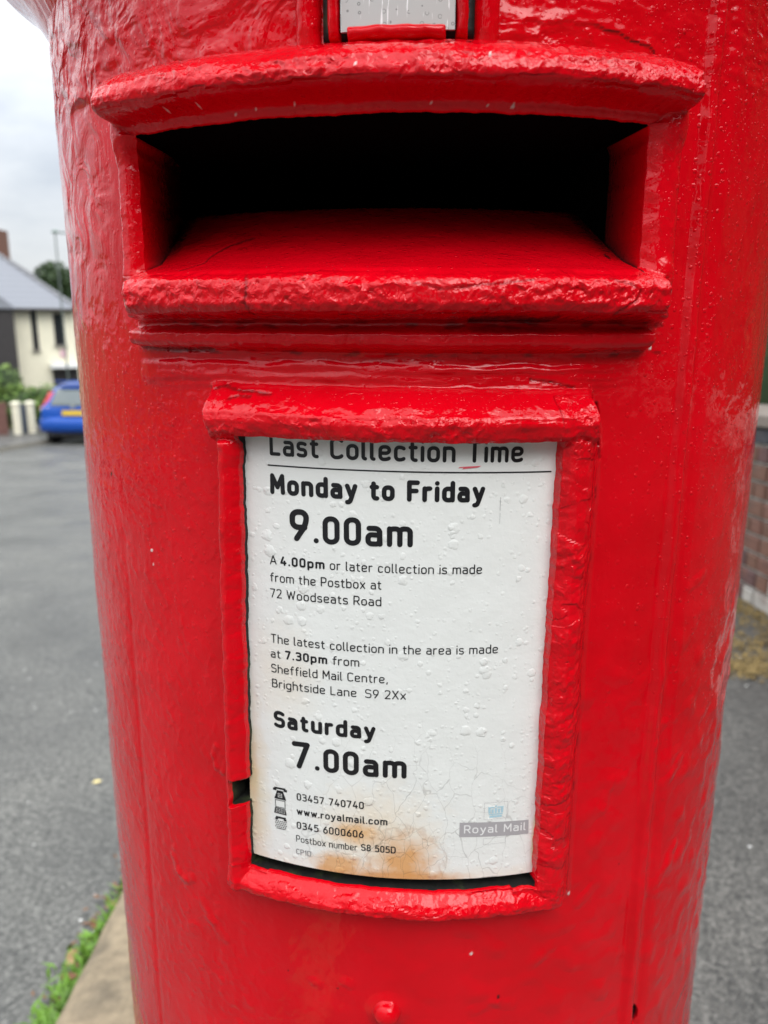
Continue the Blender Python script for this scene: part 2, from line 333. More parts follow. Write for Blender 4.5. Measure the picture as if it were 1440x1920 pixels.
# knob boss and keyhole
kd = np.hypot((U+.0055)/.0075, (Z+.3775)/.0075); knob = .0065*np.sqrt(np.clip(1-kd**2, 0, 1))+.0012*(1-ss(kd, .9, 1.9))
h += knob
def worm(pts, w, hh):
    global h
    for (a, b), (c, d) in zip(pts, pts[1:]):
        i0, i1 = np.searchsorted(ul, [min(a, c)-.012, max(a, c)+.012]); j0, j1 = np.searchsorted(zl, [min(b, d)-.012, max(b, d)+.012])
        u, z = U[j0:j1, i0:i1], Z[j0:j1, i0:i1]; q = np.clip(((u-a)*(c-a)+(z-b)*(d-b))/((c-a)**2+(d-b)**2), 0, 1)
        ds = np.hypot(u-a-q*(c-a), z-b-q*(d-b)); h[j0:j1, i0:i1] += (hh*(1-ss(ds, w*.15, w))-h[j0:j1, i0:i1]*0)*(.7+.4*pn(u*200, z*200, 5.))
worm([(-.1500, -.318), (-.1460, -.326), (-.1385, -.329), (-.1330, -.325)], .0045, .0008)
worm([(-.1240, -.338), (-.1180, -.347), (-.1080, -.356)], .0050, .0007)
worm([(-.1055, -.228), (-.1080, -.234), (-.1060, -.241), (-.1010, -.243), (-.0975, -.236)], .0032, .0006)
worm([(-.0480, -.3650), (-.0460, -.3665)], .0045, .0008)
worm([(-.0290, -.3610), (-.0270, -.3620)], .0050, .0008)
worm([(.1060, -.318), (.1160, -.311)], .0050, .0008)
worm([(.0780, -.352), (.0900, -.344)], .0055, .0008)
worm([(.0440, -.378), (.0560, -.374), (.0660, -.377)], .0055, .0007)
worm([(.1180, -.262), (.1230, -.245)], .0045, .0007)
worm([(.1680, -.262), (.1820, -.250)], .0050, .0009)
worm([(.1740, -.140), (.1860, -.136)], .0050, .0007)
worm([(.1700, -.330), (.1860, -.312)], .0060, .0009)
worm([(.1530, -.230), (.1640, -.222)], .0045, .0008)
worm([(-.1000, -.415), (-.0980, -.430), (-.0900, -.436), (-.0860, -.425)], .0050, .0006)
kh = np.hypot((U-.159)/.0058, (Z+.4240+.3*(U-.158))/.0072)+.15*pn(SX/3, SZm/3, 5); h -= .004*(1-ss(kh, .8, 1.0)); dark = np.maximum(dark, 1-ss(kh, .85, 1.0))
# rough thick coats: stronger on the castings
rough = .25*feat+.75*plat(Z, .0945, .0985, .1060, .1120)*(S > .01)+.8*plat(Z, .0055, .009, .021, .0245)*(S > .01)+.65*plat(Z, -.052, -.047, -.041, -.036)*(FRAME > .008)
rough += .5*(FRAME > .006)*(U > .07)+.45*(FRAME > .006)*(Z < -.288)
rough = rough*(.50+.95*ss(pn(SX/34, SZm/12, 17.), -.35, .35))
lump = fbm(SX/4.2, SZm/3.6, 3.3, 3); rid = 1-np.abs(fbm(SX/6.5, SZm/4.5, 8.8, 3))*2.2
A = h+S+FRAME+rough*(.00060*lump+.00060*np.clip(rid, 0, 1)*pn(SX/11, SZm/9, 1.9))+.00022*feat*fbm(SX/9, SZm/7, 4.1, 2)
pit = np.clip(pn(SX/2.3, SZm/2.3, 2.9)-.42, 0, 1)*rough; A -= .0016*pit
# --- the opening: chute and void
rmp = lambda a, s: np.clip(s*a/w_, 0, 1)
tu = np.minimum(rmp(U-SU0, 1), rmp(SU1-U, 1)); tz = rmp(SZ1-Z, 1)*(Z > SZ0)
t1 = np.minimum(tu, tz)
chute = sprof(Z, [(.0240, .0178), (.0255, .0150), (.0280, .0075), (.034, -.010), (.042, -.030), (.052, -.054), (.060, -.074), (.0645, -.086), (.0655, -.19), (.09, -.19)], 3)+.0004*fbm(SX/20, SZm/8, 2, 2)
inner = (t1 > 0)
A = np.where(inner, np.maximum(np.where(t1 < 1, A*np.clip(1-5*t1, 0, 1)-.19*t1, -9), chute), A)
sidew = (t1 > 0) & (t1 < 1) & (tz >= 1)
dark = np.maximum(dark, np.where(sidew, np.clip(.30+t1*3.6, 0, .93), 0))  # shade painted on the slot's side walls, deepening inwards
dark = np.maximum(dark, np.where(t1 >= 1, .55*ss(-A+.008*pn(SX/14, SZm/5, 31.), .072, .092)+.75*np.maximum(1-ss(U, SU0+.001, SU0+.012), ss(U, SU1-.012, SU1-.001))*ss(-A, .0, .030), 0))  # shade painted towards the chute's back and side edges
# --- the notice recess
tn = np.minimum(np.minimum(rmp(U-NU0, 1), rmp(NU1-U, 1)), np.minimum(rmp(Z-NZ0, 1), rmp(NZ1-Z, 1)))
tg = np.minimum(np.minimum(rmp(U-(NU0-.0075), 1), rmp(NU1-U, 1)), np.minimum(np.clip((Z-GZ0+w_)/w_, 0, 1), np.clip((GZ1+w_-Z)/w_, 0, 1)))
tn = np.maximum(tn, tg)
A = A*(1-tn)-.0075*tn
# cracks and chips: polylines on the face, thin and slightly sunk
def crack(pts, w=.00035, depth=.0006, dk=.9):
    global A, dark
    for (a, b), (c, d) in zip(pts, pts[1:]):
        lo, hi = min(a, c)-.004, max(a, c)+.004; i0, i1 = np.searchsorted(ul, [lo, hi]); j0, j1 = np.searchsorted(zl, [min(b, d)-.004, max(b, d)+.004])
        u, z = U[j0:j1, i0:i1], Z[j0:j1, i0:i1]; q = np.clip(((u-a)*(c-a)+(z-b)*(d-b))/((c-a)**2+(d-b)**2), 0, 1)
        ds = np.hypot(u-a-q*(c-a), z-b-q*(d-b))+.0002*pn(u*900, z*900, 2.)
        k = 1-ss(ds, w, w+.0005); A[j0:j1, i0:i1] -= depth*k; dark[j0:j1, i0:i1] = np.maximum(dark[j0:j1, i0:i1], dk*k)
crack([(.0955, -.034), (.0962, -.040), (.0958, -.047), (.0966, -.053)], .0008, .002)
crack([(.0968, -.053), (.0985, -.060)], .0005, .001, .5)
crack([(-.102, .0265), (-.098, .0305), (-.0965, .034), (-.090, .0385), (-.085, .041), (-.074, .0445)], .0003, .0006, .6)
crack([(-.092, -.0285), (-.086, -.0270), (-.078, -.0285), (-.070, -.0290), (-.060, -.0300)], .0004, .0007, .55)
crack([(-.0815, -.0325), (-.077, -.0308), (-.070, -.0312)], .0004, .0006, .5)
crack([(-.064, .0225), (-.062, .017), (-.0635, .011), (-.062, .006)], .0003, .0005, .5)
crack([(.006, .0190), (.015, .0165), (.024, .0170), (.031, .0185), (.040, .0190), (.052, .0205)], .00025, .0004, .45)
crack([(.085, .0215), (.094, .0195), (.0985, .0165), (.096, .0120), (.088, .0070)], .0003, .0005, .45)
crack([(.030, .0038), (.045, .0042), (.056, .0038), (.066, .0042)], .0010, .0008, .75)
crack([(-.143, -.0098), (-.125, -.0100), (-.110, -.0104), (-.095, -.0098)], .0007, .0008, .55)
crack([(.060, -.0215), (.070, -.0228), (.082, -.0255)], .0003, .0008, .5)
crack([(.0885, -.300), (.0925, -.285), (.0935, -.262), (.0925, -.245)], .0003, .0005, .4)
for a, b, r in [(.0990, -.3090, .0009), (.0415, -.3390, .0009), (.1210, -.0065, .0012), (-.1500, -.1210, .0007), (-.1495, -.1290, .0006), (-.0160, .1010, .0006), (.0310, .1040, .0005), (.1260, -.0085, .0008)]:
    k = 1-ss(np.hypot(U-a, (Z-b)*.6)+.0003*pn(SX/1.2, SZm/1.2, 3), r*.7, r); pale = np.maximum(pale, k); A += .0003*k
for a, b, r in [(.0580, -.3700, .0011), (-.0640, -.3620, .0006), (-.0340, -.3660, .0007), (.1345, -.3030, .0005), (-.1920, -.083, .0013), (.0400, .0040, .0008), (.0998, .0335, .0014), (-.1120, -.0102, .0010)]:
    dark = np.maximum(dark, .9*(1-ss(np.hypot(U-a, (Z-b)*.7)+.0003*pn(SX/1.2, SZm/1.2, 4), r*.6, r)))
dark = np.maximum(dark, .55*ss(pn(SX/9, SZm/2.2, 41.), .12, .40)*(plat(Z, -.0125, -.0112, -.0098, -.0090)+plat(Z, -.0004, .0006, .0032, .0040))*(np.abs(U) < .14))
dark = np.maximum(dark, .5*ss(pn(SX/3, SZm/9, 43.), .15, .45)*plat(U, .0935, .0950, .0968, .0980)*plat(Z, -.31, -.30, -.05, -.03))
# wear along hood underside, pale flecks
fk = (pn(SX/3.2, SZm/1.1, 7.7) > .62) & (Z > .0885) & (Z < .0925) & (np.abs(U+.02) < .09); pale = np.maximum(pale, .8*fk)
# wobbling edges
wob = np.clip(feat+.2, 0, 1)*(np.abs(U) < .2)
wob = wob*(1-np.clip(t1*3, 0, 1)); du = wob*(.0007*pn(SX/14, SZm/9, 20.)+.00035*pn(SX/4, SZm/3.2, 21.)); dz = wob*(.0006*pn(SX/12, SZm/14, 22.)+.00035*pn(SX/3.4, SZm/4, 23.))
# the left edge of the notice leans a little, the recess is not quite square
lean = np.clip((U+.02)/-.06, 0, 1)*plat(U, -.12, -.10, -.02, 0)*plat(Z, -.33, -.31, -.05, -.03)
du = du-lean*.0055*np.clip((-.05-Z)/.24, 0, 1)+.0026*plat(U, -.12, -.10, -.05, -.02)*plat(Z, -.33, -.31, -.05, -.03)
dz = dz-.0016*np.clip((U+.1)/.2, 0, 1)*plat(Z, -.34, -.32, -.02, 0)*plat(U, -.12, -.1, .1, .12)
cnr = (1-np.clip((Z-.0200)/.0105, 0, 1))**2*(Z > .0195)+.6*np.clip((Z-.0800)/.0070, 0, 1)**2*(Z < .0870)
du = du+.0050*cnr*plat(U, SU0-.006, SU0, SU0+.002, SU0+.012)*(Z > .0225)-.0050*cnr*plat(U, SU1-.012, SU1-.002, SU1, SU1+.006)*(Z > .0225)
du = du+.0022*plat(U, .045, .07, .10, .12)*plat(Z, -.33, -.31, -.05, -.03)*(1-2*np.clip((-.05-Z)/.12, 0, 1)*.5)*.5
POS = cylpos(U+du, Z+dz, A)
V = POS.reshape(-1, 3)
idx = np.arange(nu*nzz).reshape(nzz, nu)
Fq = np.stack([idx[:-1, :-1], idx[:-1, 1:], idx[1:, 1:], idx[1:, :-1]], -1).reshape(-1, 4)
# smooth normals from the whole sheet, so that parts meet without a seam
dUx = np.gradient(POS, axis=1); dZx = np.gradient(POS, axis=0); NRM = np.cross(dUx, dZx); NRM /= np.linalg.norm(NRM, axis=-1)[..., None]+1e-12
fc = lambda a: (a[:-1, :-1]+a[1:, :-1]+a[:-1, 1:]+a[1:, 1:]).ravel()/4
cu, cz, ch, ct, cn = fc(U), fc(Z), fc(A), fc(t1), fc(tn)
cpn = fc(tn)
wet = plat(U, -.2, -.1, .4, .5)*.5+.5*ss(U, .1, .15)+.35*(1-ss(U, -.15, -.10)); wet = np.clip(wet, 0, 1)*(.25+.75*ss(Z, -.30, -.12)); wet = np.where(t1 > .9, .9, wet)
brush = .35+.65*(1-ss(U, -.16, -.12)); brush = brush*(1-np.clip(feat, 0, 1)*.7)
wrinkle = topm*(1-ss(U, .02, .12))*.8+.55*(1-ss(U, -.19, -.15))*ss(Z, -.02, .05)+.25*(rough > .4)
lab = np.full(len(Fq), 0)
lab[(cu > -.1805) & (cu < .1595)] = 1
sr_ = (cu > -.1475) & (cu < .1325) & (cz > -.0105) & (cz < .0868); lab[sr_] = 2
lab[(cu > -.1435) & (cu < .1265) & (cz >= .0868) & (cz < .1165)] = 3
lab[(ct > .5) & (cu > SU0) & (cu < SU1)] = 4
fr_ = (cu > -.0985) & (cu < .0995) & (cz > -.3130) & (cz < -.0250); lab[fr_] = 6
lab[((cpn > .16) & (cu < .06)) | ((cpn > .16) & (cz < -.29)) | (cpn > .93)] = 7  # recess walls coloured dark as well, standing in for shade
lab[((ch < -.100) | ((cz > SZ1-w_) & (ch < .004)) | ((cu > SU1-w_) & (ct > .17) & (ch < -.02)) | ((cu < SU0+w_) & (ct > .34) & (ch < -.03))) & (ct > .02)] = 5  # slot ceiling and inner side walls coloured black to stand for shade
names = {0: ('body', M_red), 1: ('door', M_red), 2: ('slot_surround', M_red), 3: ('hood', M_red), 4: ('letter_chute', M_red), 5: ('slot_interior', M_black), 6: ('notice_frame', M_red), 7: ('notice_recess', M_gapdark)}
parts = {}
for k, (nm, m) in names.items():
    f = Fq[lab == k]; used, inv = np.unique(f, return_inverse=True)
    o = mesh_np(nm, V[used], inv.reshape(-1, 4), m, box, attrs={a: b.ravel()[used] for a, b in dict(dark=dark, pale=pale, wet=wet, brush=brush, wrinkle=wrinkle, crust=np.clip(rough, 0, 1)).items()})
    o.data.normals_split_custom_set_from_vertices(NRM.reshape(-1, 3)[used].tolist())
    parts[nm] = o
parts['door']['label'] = 'red door panel with a raised vertical edge at its right'
# plinth, neck moulding and cap as turned shapes
def lathe(name, prof_, m, n=160, parent=box, wetv=.5, flute=0):
    P_ = [(r, z) for r, z in prof_]; a = np.linspace(0, 2*np.pi, n, endpoint=False); Vv = []
    for r, z in P_:
        rr = r*(1+.0018*fbm(np.cos(a)*6, np.sin(a)*6, z*30, 3)); Vv.append(np.stack([rr*np.cos(a), rr*np.sin(a), np.full(n, z+E-box.location.z)], -1))
    Vv = np.concatenate(Vv); i = np.arange(n); F = []
    for k in range(len(P_)-1): F.append(np.stack([k*n+i, k*n+(i+1) % n, (k+1)*n+(i+1) % n, (k+1)*n+i], -1))
    q = len(Vv); o_ = np.ones(q)
    return mesh_np(name, Vv, np.concatenate(F), m, parent, attrs=dict(dark=o_*0, pale=o_*0, wet=o_*wetv, brush=o_*.3, wrinkle=o_*.2))
capp = [(.2398, .1710), (.2430, .1770), (.2485, .1860), (.2550, .1950), (.2640, .2030), (.2740, .2100), (.2790, .2150), (.2800, .2280), (.2800, .2420), (.2760, .2540), (.2720, .2560), (.2680, .2640)]
for k in range(13):
    q = k/12*math.pi/2; capp.append((.266*math.cos(q)+.001, .266+.070*math.sin(q)))
lathe('cap', capp, M_red)
M_blackpaint = mat('black gloss paint', (.012, .012, .012), .25, .5, bump=.3, bscale=200, bdist=.001)
lathe('plinth', [(.262, -1.46), (.262, -1.20), (.258, -1.17), (.250, -1.15), (.2445, -1.13), (.2405, -1.105)], M_blackpaint)
# ---- collection tab and its holder
def patch(name, u0, u1, z0, z1, hf, m, parent, nU=24, nZ=12, th=.0012, attrs=True, wob=0):
    uu = np.linspace(u0, u1, nU); zz = np.linspace(z0, z1, nZ); a, b = np.meshgrid(uu, zz); hh = hf(a, b) if callable(hf) else np.full_like(a, hf)
    if wob: a = a+wob*pn(a*150, b*150, 2.); b = b+wob*pn(a*150, b*150, 6.)
    top = cylpos(a, b, hh).reshape(-1, 3); bot = cylpos(a, b, hh-th).reshape(-1, 3); n = nU*nZ; V_ = np.concatenate([top, bot]); i = np.arange(n).reshape(nZ, nU)
    F = [np.stack([i[:-1, :-1], i[:-1, 1:], i[1:, 1:], i[1:, :-1]], -1).reshape(-1, 4)]
    ring = np.concatenate([i[0, :], i[1:, -1], i[-1, -2::-1], i[-2:0:-1, 0]]); r2 = np.roll(ring, -1)
    F.append(np.stack([r2, ring, ring+n, r2+n], -1))
    q = len(V_); uvs = np.tile(np.stack([a.ravel(), b.ravel()], -1), (2, 1)); at = {'uv:uz': uvs}
    if attrs: at.update(dark=np.zeros(q), pale=np.zeros(q), wet=np.ones(q)*.6, brush=np.ones(q)*.3, wrinkle=np.ones(q)*.3)
    return mesh_np(name, V_, np.concatenate(F), m, parent, smooth=False, attrs=at)
holder = patch('tab_holder_back', -.034, .029, .1180, .160, .0018, M_gapdark, box, th=.003)
def shaded(o, ang=.6):
    o.data.shade_smooth(); o.data.set_sharp_from_angle(angle=ang); return o
# tab plate: scratched bare aluminium with a little ring of rust
def tab_mat():
    m = bpy.data.materials.new('scratched tab metal'); m.use_nodes = True; t = m.node_tree; b = t.nodes['Principled BSDF']
    uv = nd(t, 'ShaderNodeUVMap', uv_map='uz'); mp_ = nd(t, 'ShaderNodeMapping'); mp_.inputs['Scale'].default_value = (900, 60, 1); mp_.inputs['Rotation'].default_value = (0, 0, .12); lk(t, uv.outputs[0], mp_.inputs[0])
    n = nd(t, 'ShaderNodeTexNoise'); n.inputs['Scale'].default_value = 1; n.inputs['Detail'].default_value = 3; lk(t, mp_.outputs[0], n.inputs['Vector'])
    r = nd(t, 'ShaderNodeMapRange'); r.inputs[1].default_value = .62; r.inputs[2].default_value = .66; lk(t, n.outputs['Fac'], r.inputs[0])
    mp2 = nd(t, 'ShaderNodeMapping'); mp2.inputs['Scale'].default_value = (400, 400, 1); lk(t, uv.outputs[0], mp2.inputs[0])
    v = nd(t, 'ShaderNodeTexVoronoi'); v.inputs['Scale'].default_value = 1; lk(t, mp2.outputs[0], v.inputs['Vector'])
    ring = nd(t, 'ShaderNodeMath', operation='COMPARE'); ring.inputs[1].default_value = .3; ring.inputs[2].default_value = .05; lk(t, v.outputs['Distance'], ring.inputs[0])
    s_ = nd(t, 'ShaderNodeSeparateColor'); lk(t, v.outputs['Color'], s_.inputs[0]); g_ = nd(t, 'ShaderNodeMath', operation='GREATER_THAN'); g_.inputs[1].default_value = .72; lk(t, s_.outputs[0], g_.inputs[0])
    rm = nd(t, 'ShaderNodeMath', operation='MULTIPLY'); lk(t, ring.outputs[0], rm.inputs[0]); lk(t, g_.outputs[0], rm.inputs[1])
    x0 = nd(t, 'ShaderNodeMix', data_type='RGBA'); x0.inputs[6].default_value = (.50, .50, .48, 1); x0.inputs[7].default_value = (.25, .25, .24, 1); lk(t, rm.outputs[0], x0.inputs[0])
    x = nd(t, 'ShaderNodeMix', data_type='RGBA'); lk(t, x0.outputs[2], x.inputs[6]); x.inputs[7].default_value = (.85, .85, .84, 1); lk(t, r.outputs[0], x.inputs[0])
    lk(t, x.outputs[2], b.inputs['Base Color']); b.inputs['Metallic'].default_value = .25; b.inputs['Roughness'].default_value = .4
    return m
tabp = shaded(patch('collection_tab', -.0255, .0205, .1195, .160, .0065, tab_mat(), box, th=.0015))
def bar(name, u0, u1, z0, z1, h0, hh, parent=box, nU=14, nZ=40, rz=.25, ru=.25, wob=.0004):
    """rounded raised bar on the face"""
    f = lambda a, b: h0+hh*np.power(np.clip(np.sin(np.pi*np.clip((a-u0)/(u1-u0), .0, 1)), 0, 1), ru)*np.power(np.clip(np.sin(np.pi*np.clip((b-z0)/(z1-z0), 0, 1)), 0, 1), rz)+.0003*pn(a*250, b*250, 3.)
    return shaded(patch(name, u0, u1, z0, z1, f, M_red, parent, nU, nZ, th=.004, wob=wob), 1.2)
bar('holder_rail', -.0312, -.0262, .1165, .163, .0015, .0088)
bar('holder_rail', .0210, .0262, .1165, .163, .0015, .0088)
bar('holder_lip', -.0232, .0172, .1158, .1215, .0040, .0068, nU=50, nZ=14, rz=.3, ru=.12)
bar('holder_edge', -.0465, -.0350, .1130, .163, 0, .0065, ru=.5)
bar('holder_edge', .0290, .0400, .1130, .163, 0, .0060, ru=.5)
# ---- the notice plate
def plate_mat():
    m = bpy.data.materials.new('enamel notice'); m.use_nodes = True; t = m.node_tree; b = t.nodes['Principled BSDF']
    uv = nd(t, 'ShaderNodeUVMap', uv_map='uz'); sp = nd(t, 'ShaderNodeSeparateXYZ'); lk(t, uv.outputs[0], sp.inputs[0])
    def M(op, a, b_=None, clamp=False):
        n = nd(t, 'ShaderNodeMath', operation=op, use_clamp=clamp)
        for i, q in enumerate((a, b_)):
            if q is None: continue
            if isinstance(q, (int, float)): n.inputs[i].default_value = q
            else: lk(t, q, n.inputs[i])
        return n.outputs[0]
    def noise(sc, det=4, rough=.55):
        n = nd(t, 'ShaderNodeTexNoise'); n.inputs['Scale'].default_value = sc; n.inputs['Detail'].default_value = det; n.inputs['Roughness'].default_value = rough; lk(t, uv.outputs[0], n.inputs['Vector']); return n.outputs['Fac']
    def blob(cu_, cz_, ru, rz, lo=1., hi=.15, ns=90, na=1.1):
        a = M('DIVIDE', M('SUBTRACT', sp.outputs[0], cu_), ru); c = M('DIVIDE', M('SUBTRACT', sp.outputs[1], cz_), rz)
        d = M('SQRT', M('ADD', M('MULTIPLY', a, a), M('MULTIPLY', c, c))); d = M('ADD', d, M('MULTIPLY', M('SUBTRACT', noise(ns), .5), na))
        r = nd(t, 'ShaderNodeMapRange'); r.inputs[1].default_value = lo; r.inputs[2].default_value = hi; lk(t, d, r.inputs[0]); return r.outputs[0]
    def mixc(a, col, fac):
        x = nd(t, 'ShaderNodeMix', data_type='RGBA'); lk(t, a, x.inputs[6]) if not isinstance(a, tuple) else setattr(x.inputs[6], 'default_value', a); x.inputs[7].default_value = (*col, 1); lk(t, fac, x.inputs[0]); return x.outputs[2]
    c = mixc((.84, .845, .815, 1), (.77, .775, .74), noise(60))
    c = mixc(c, (.78, .66, .52), M('MULTIPLY', blob(-.060, -.176, .022, .032, 1.1, .2), .40))
    c = mixc(c, (.80, .64, .44), M('MULTIPLY', blob(-.010, -.262, .040, .036, 1.0, .2), .55))
    c = mixc(c, (.78, .66, .50), M('MULTIPLY', blob(0, -.2915, .10, .010, 1.2, .3), .5))
    c = mixc(c, (.72, .40, .15), M('MULTIPLY', blob(-.022, -.262, .016, .008, 1.1, .3, 130), .80))
    c = mixc(c, (.68, .34, .115), M('MULTIPLY', blob(.004, -.278, .019, .019, 1.15, .25, 120), .92))
    c = mixc(c, (.68, .36, .14), M('MULTIPLY', blob(-.032, -.283, .016, .009, 1.1, .4, 120), .90))
    c = mixc(c, (.62, .30, .10), M('MULTIPLY', blob(-.002, -.287, .040, .0045, 1.2, .4, 120), .85))
    c = mixc(c, (.70, .58, .18), M('MULTIPLY', blob(.0745, -.270, .003, .018, 1.1, .3, 80), .8))
    c = mixc(c, (.70, .50, .25), M('MULTIPLY', blob(-.0805, -.236, .0040, .022, 1.1, .3, 80), .75))
    c = mixc(c, (.72, .58, .36), M('MULTIPLY', blob(-.082, -.250, .0120, .060, 1.2, .2, 80), .75))
    c = mixc(c, (.38, .15, .04), M('MULTIPLY', M('MULTIPLY', blob(.004, -.278, .021, .021, 1.1, .95, 150), M('SUBTRACT', 1, blob(.004, -.278, .021, .021, .97, .85, 150))), .25))
    # crazing, mostly low on the plate
    mp_ = nd(t, 'ShaderNodeMapping'); mp_.inputs['Scale'].default_value = (1.35, .75, 1); lk(t, uv.outputs[0], mp_.inputs[0])
    wn = nd(t, 'ShaderNodeTexNoise'); wn.inputs['Scale'].default_value = 70; lk(t, uv.outputs[0], wn.inputs['Vector'])
    ws = nd(t, 'ShaderNodeVectorMath', operation='SCALE'); lk(t, wn.outputs['Color'], ws.inputs[0]); ws.inputs['Scale'].default_value = .010
    wa = nd(t, 'ShaderNodeVectorMath', operation='ADD'); lk(t, mp_.outputs[0], wa.inputs[0]); lk(t, ws.outputs[0], wa.inputs[1])
    def craze(sc, wd):
        v = nd(t, 'ShaderNodeTexVoronoi', feature='DISTANCE_TO_EDGE'); v.inputs['Scale'].default_value = sc; lk(t, wa.outputs[0], v.inputs['Vector'])
        r = nd(t, 'ShaderNodeMapRange'); r.inputs[1].default_value = wd; r.inputs[2].default_value = wd*.35; lk(t, v.outputs['Distance'], r.inputs[0]); return r.outputs[0]
    low = M('MULTIPLY', blob(.010, -.285, .075, .085, 1.15, .55, 60, .5), 1.0)
    ck = M('MULTIPLY', M('MULTIPLY', craze(62, .012), low), M('ADD', M('MULTIPLY', noise(40), 1.2), -.1, ), True)
    ck2 = M('MULTIPLY', craze(110, .016), M('MULTIPLY', blob(-.005, -.272, .045, .024, 1.0, .5, 60, .5), .7))
    c = mixc(c, (.10, .08, .06), M('MULTIPLY', M('MAXIMUM', ck, ck2), .62, True))
    # soot spots at the foot
    c = mixc(c, (.03, .03, .03), M('MULTIPLY', blob(.050, -.2895, .009, .0018, 1.1, .7, 200, .9), .9))
    lk(t, c, b.inputs['Base Color']); b.inputs['Roughness'].default_value = .16; b.inputs['Specular IOR Level'].default_value = .5
    def drops(sc, rad, dens, hh):
        v = nd(t, 'ShaderNodeTexVoronoi'); v.inputs['Scale'].default_value = sc; lk(t, uv.outputs[0], v.inputs['Vector'])
        s = nd(t, 'ShaderNodeSeparateColor'); lk(t, v.outputs['Color'], s.inputs[0])
        on = M('LESS_THAN', s.outputs[0], dens); rr = M('ADD', M('MULTIPLY', s.outputs[1], rad*.6), rad*.4)
        dd = M('ADD', v.outputs['Distance'], M('MULTIPLY', M('SUBTRACT', noise(sc*2.2, 2), .5), .35))
        q = M('DIVIDE', dd, rr); n = M('SUBTRACT', 1, M('MULTIPLY', q, q), True)
        return M('MULTIPLY', M('MULTIPLY', M('MULTIPLY', M('POWER', n, .7), on), rr), hh)
    hgt = M('ADD', M('ADD', drops(120, .38, .30, 1.5), drops(210, .38, .35, 1.0)), drops(380, .42, .45, .45)); hgt = M('ADD', hgt, M('MULTIPLY', noise(330, 2), .20)); hgt = M('ADD', hgt, M('MULTIPLY', noise(60, 2), .5))
    bn = nd(t, 'ShaderNodeBump'); bn.inputs['Strength'].default_value = 1; bn.inputs['Distance'].default_value = .0007; lk(t, hgt, bn.inputs['Height']); lk(t, bn.outputs[0], b.inputs['Normal'])
    return m
M_plate = plate_mat()
HP = .003
uu = np.linspace(-.0785, .0762, 90); zz = np.linspace(-.2866, -.046, 120); a, b = np.meshgrid(uu, zz)
a = a-.0052*np.clip((.0-a)/.08, 0, 1)*np.clip((-.05-b)/.24, 0, 1); b = b-.0019*np.clip((a+.08)/.155, 0, 1)*np.clip((-.1-b)/.19, 0, 1)
ht = HP+.00010*pn(a*40, b*40, 1.)
top = cylpos(a, b, ht).reshape(-1, 3); bot = cylpos(a, b, ht-.0016).reshape(-1, 3); n = a.size; i = np.arange(n).reshape(a.shape)
F = [np.stack([i[:-1, :-1], i[:-1, 1:], i[1:, 1:], i[1:, :-1]], -1).reshape(-1, 4)]
ring = np.concatenate([i[0, :], i[1:, -1], i[-1, -2::-1], i[-2:0:-1, 0]]); r2 = np.roll(ring, -1); F.append(np.stack([r2, ring, ring+n, r2+n], -1))
plate = mesh_np('notice_plate', np.concatenate([top, bot]), np.concatenate(F), M_plate, box, smooth=False, attrs={'uv:uz': np.tile(np.stack([a.ravel(), b.ravel()], -1), (2, 1))})
shaded(plate, .7); plate['label'] = 'white enamel notice with black collection times, rust stains and crazing'
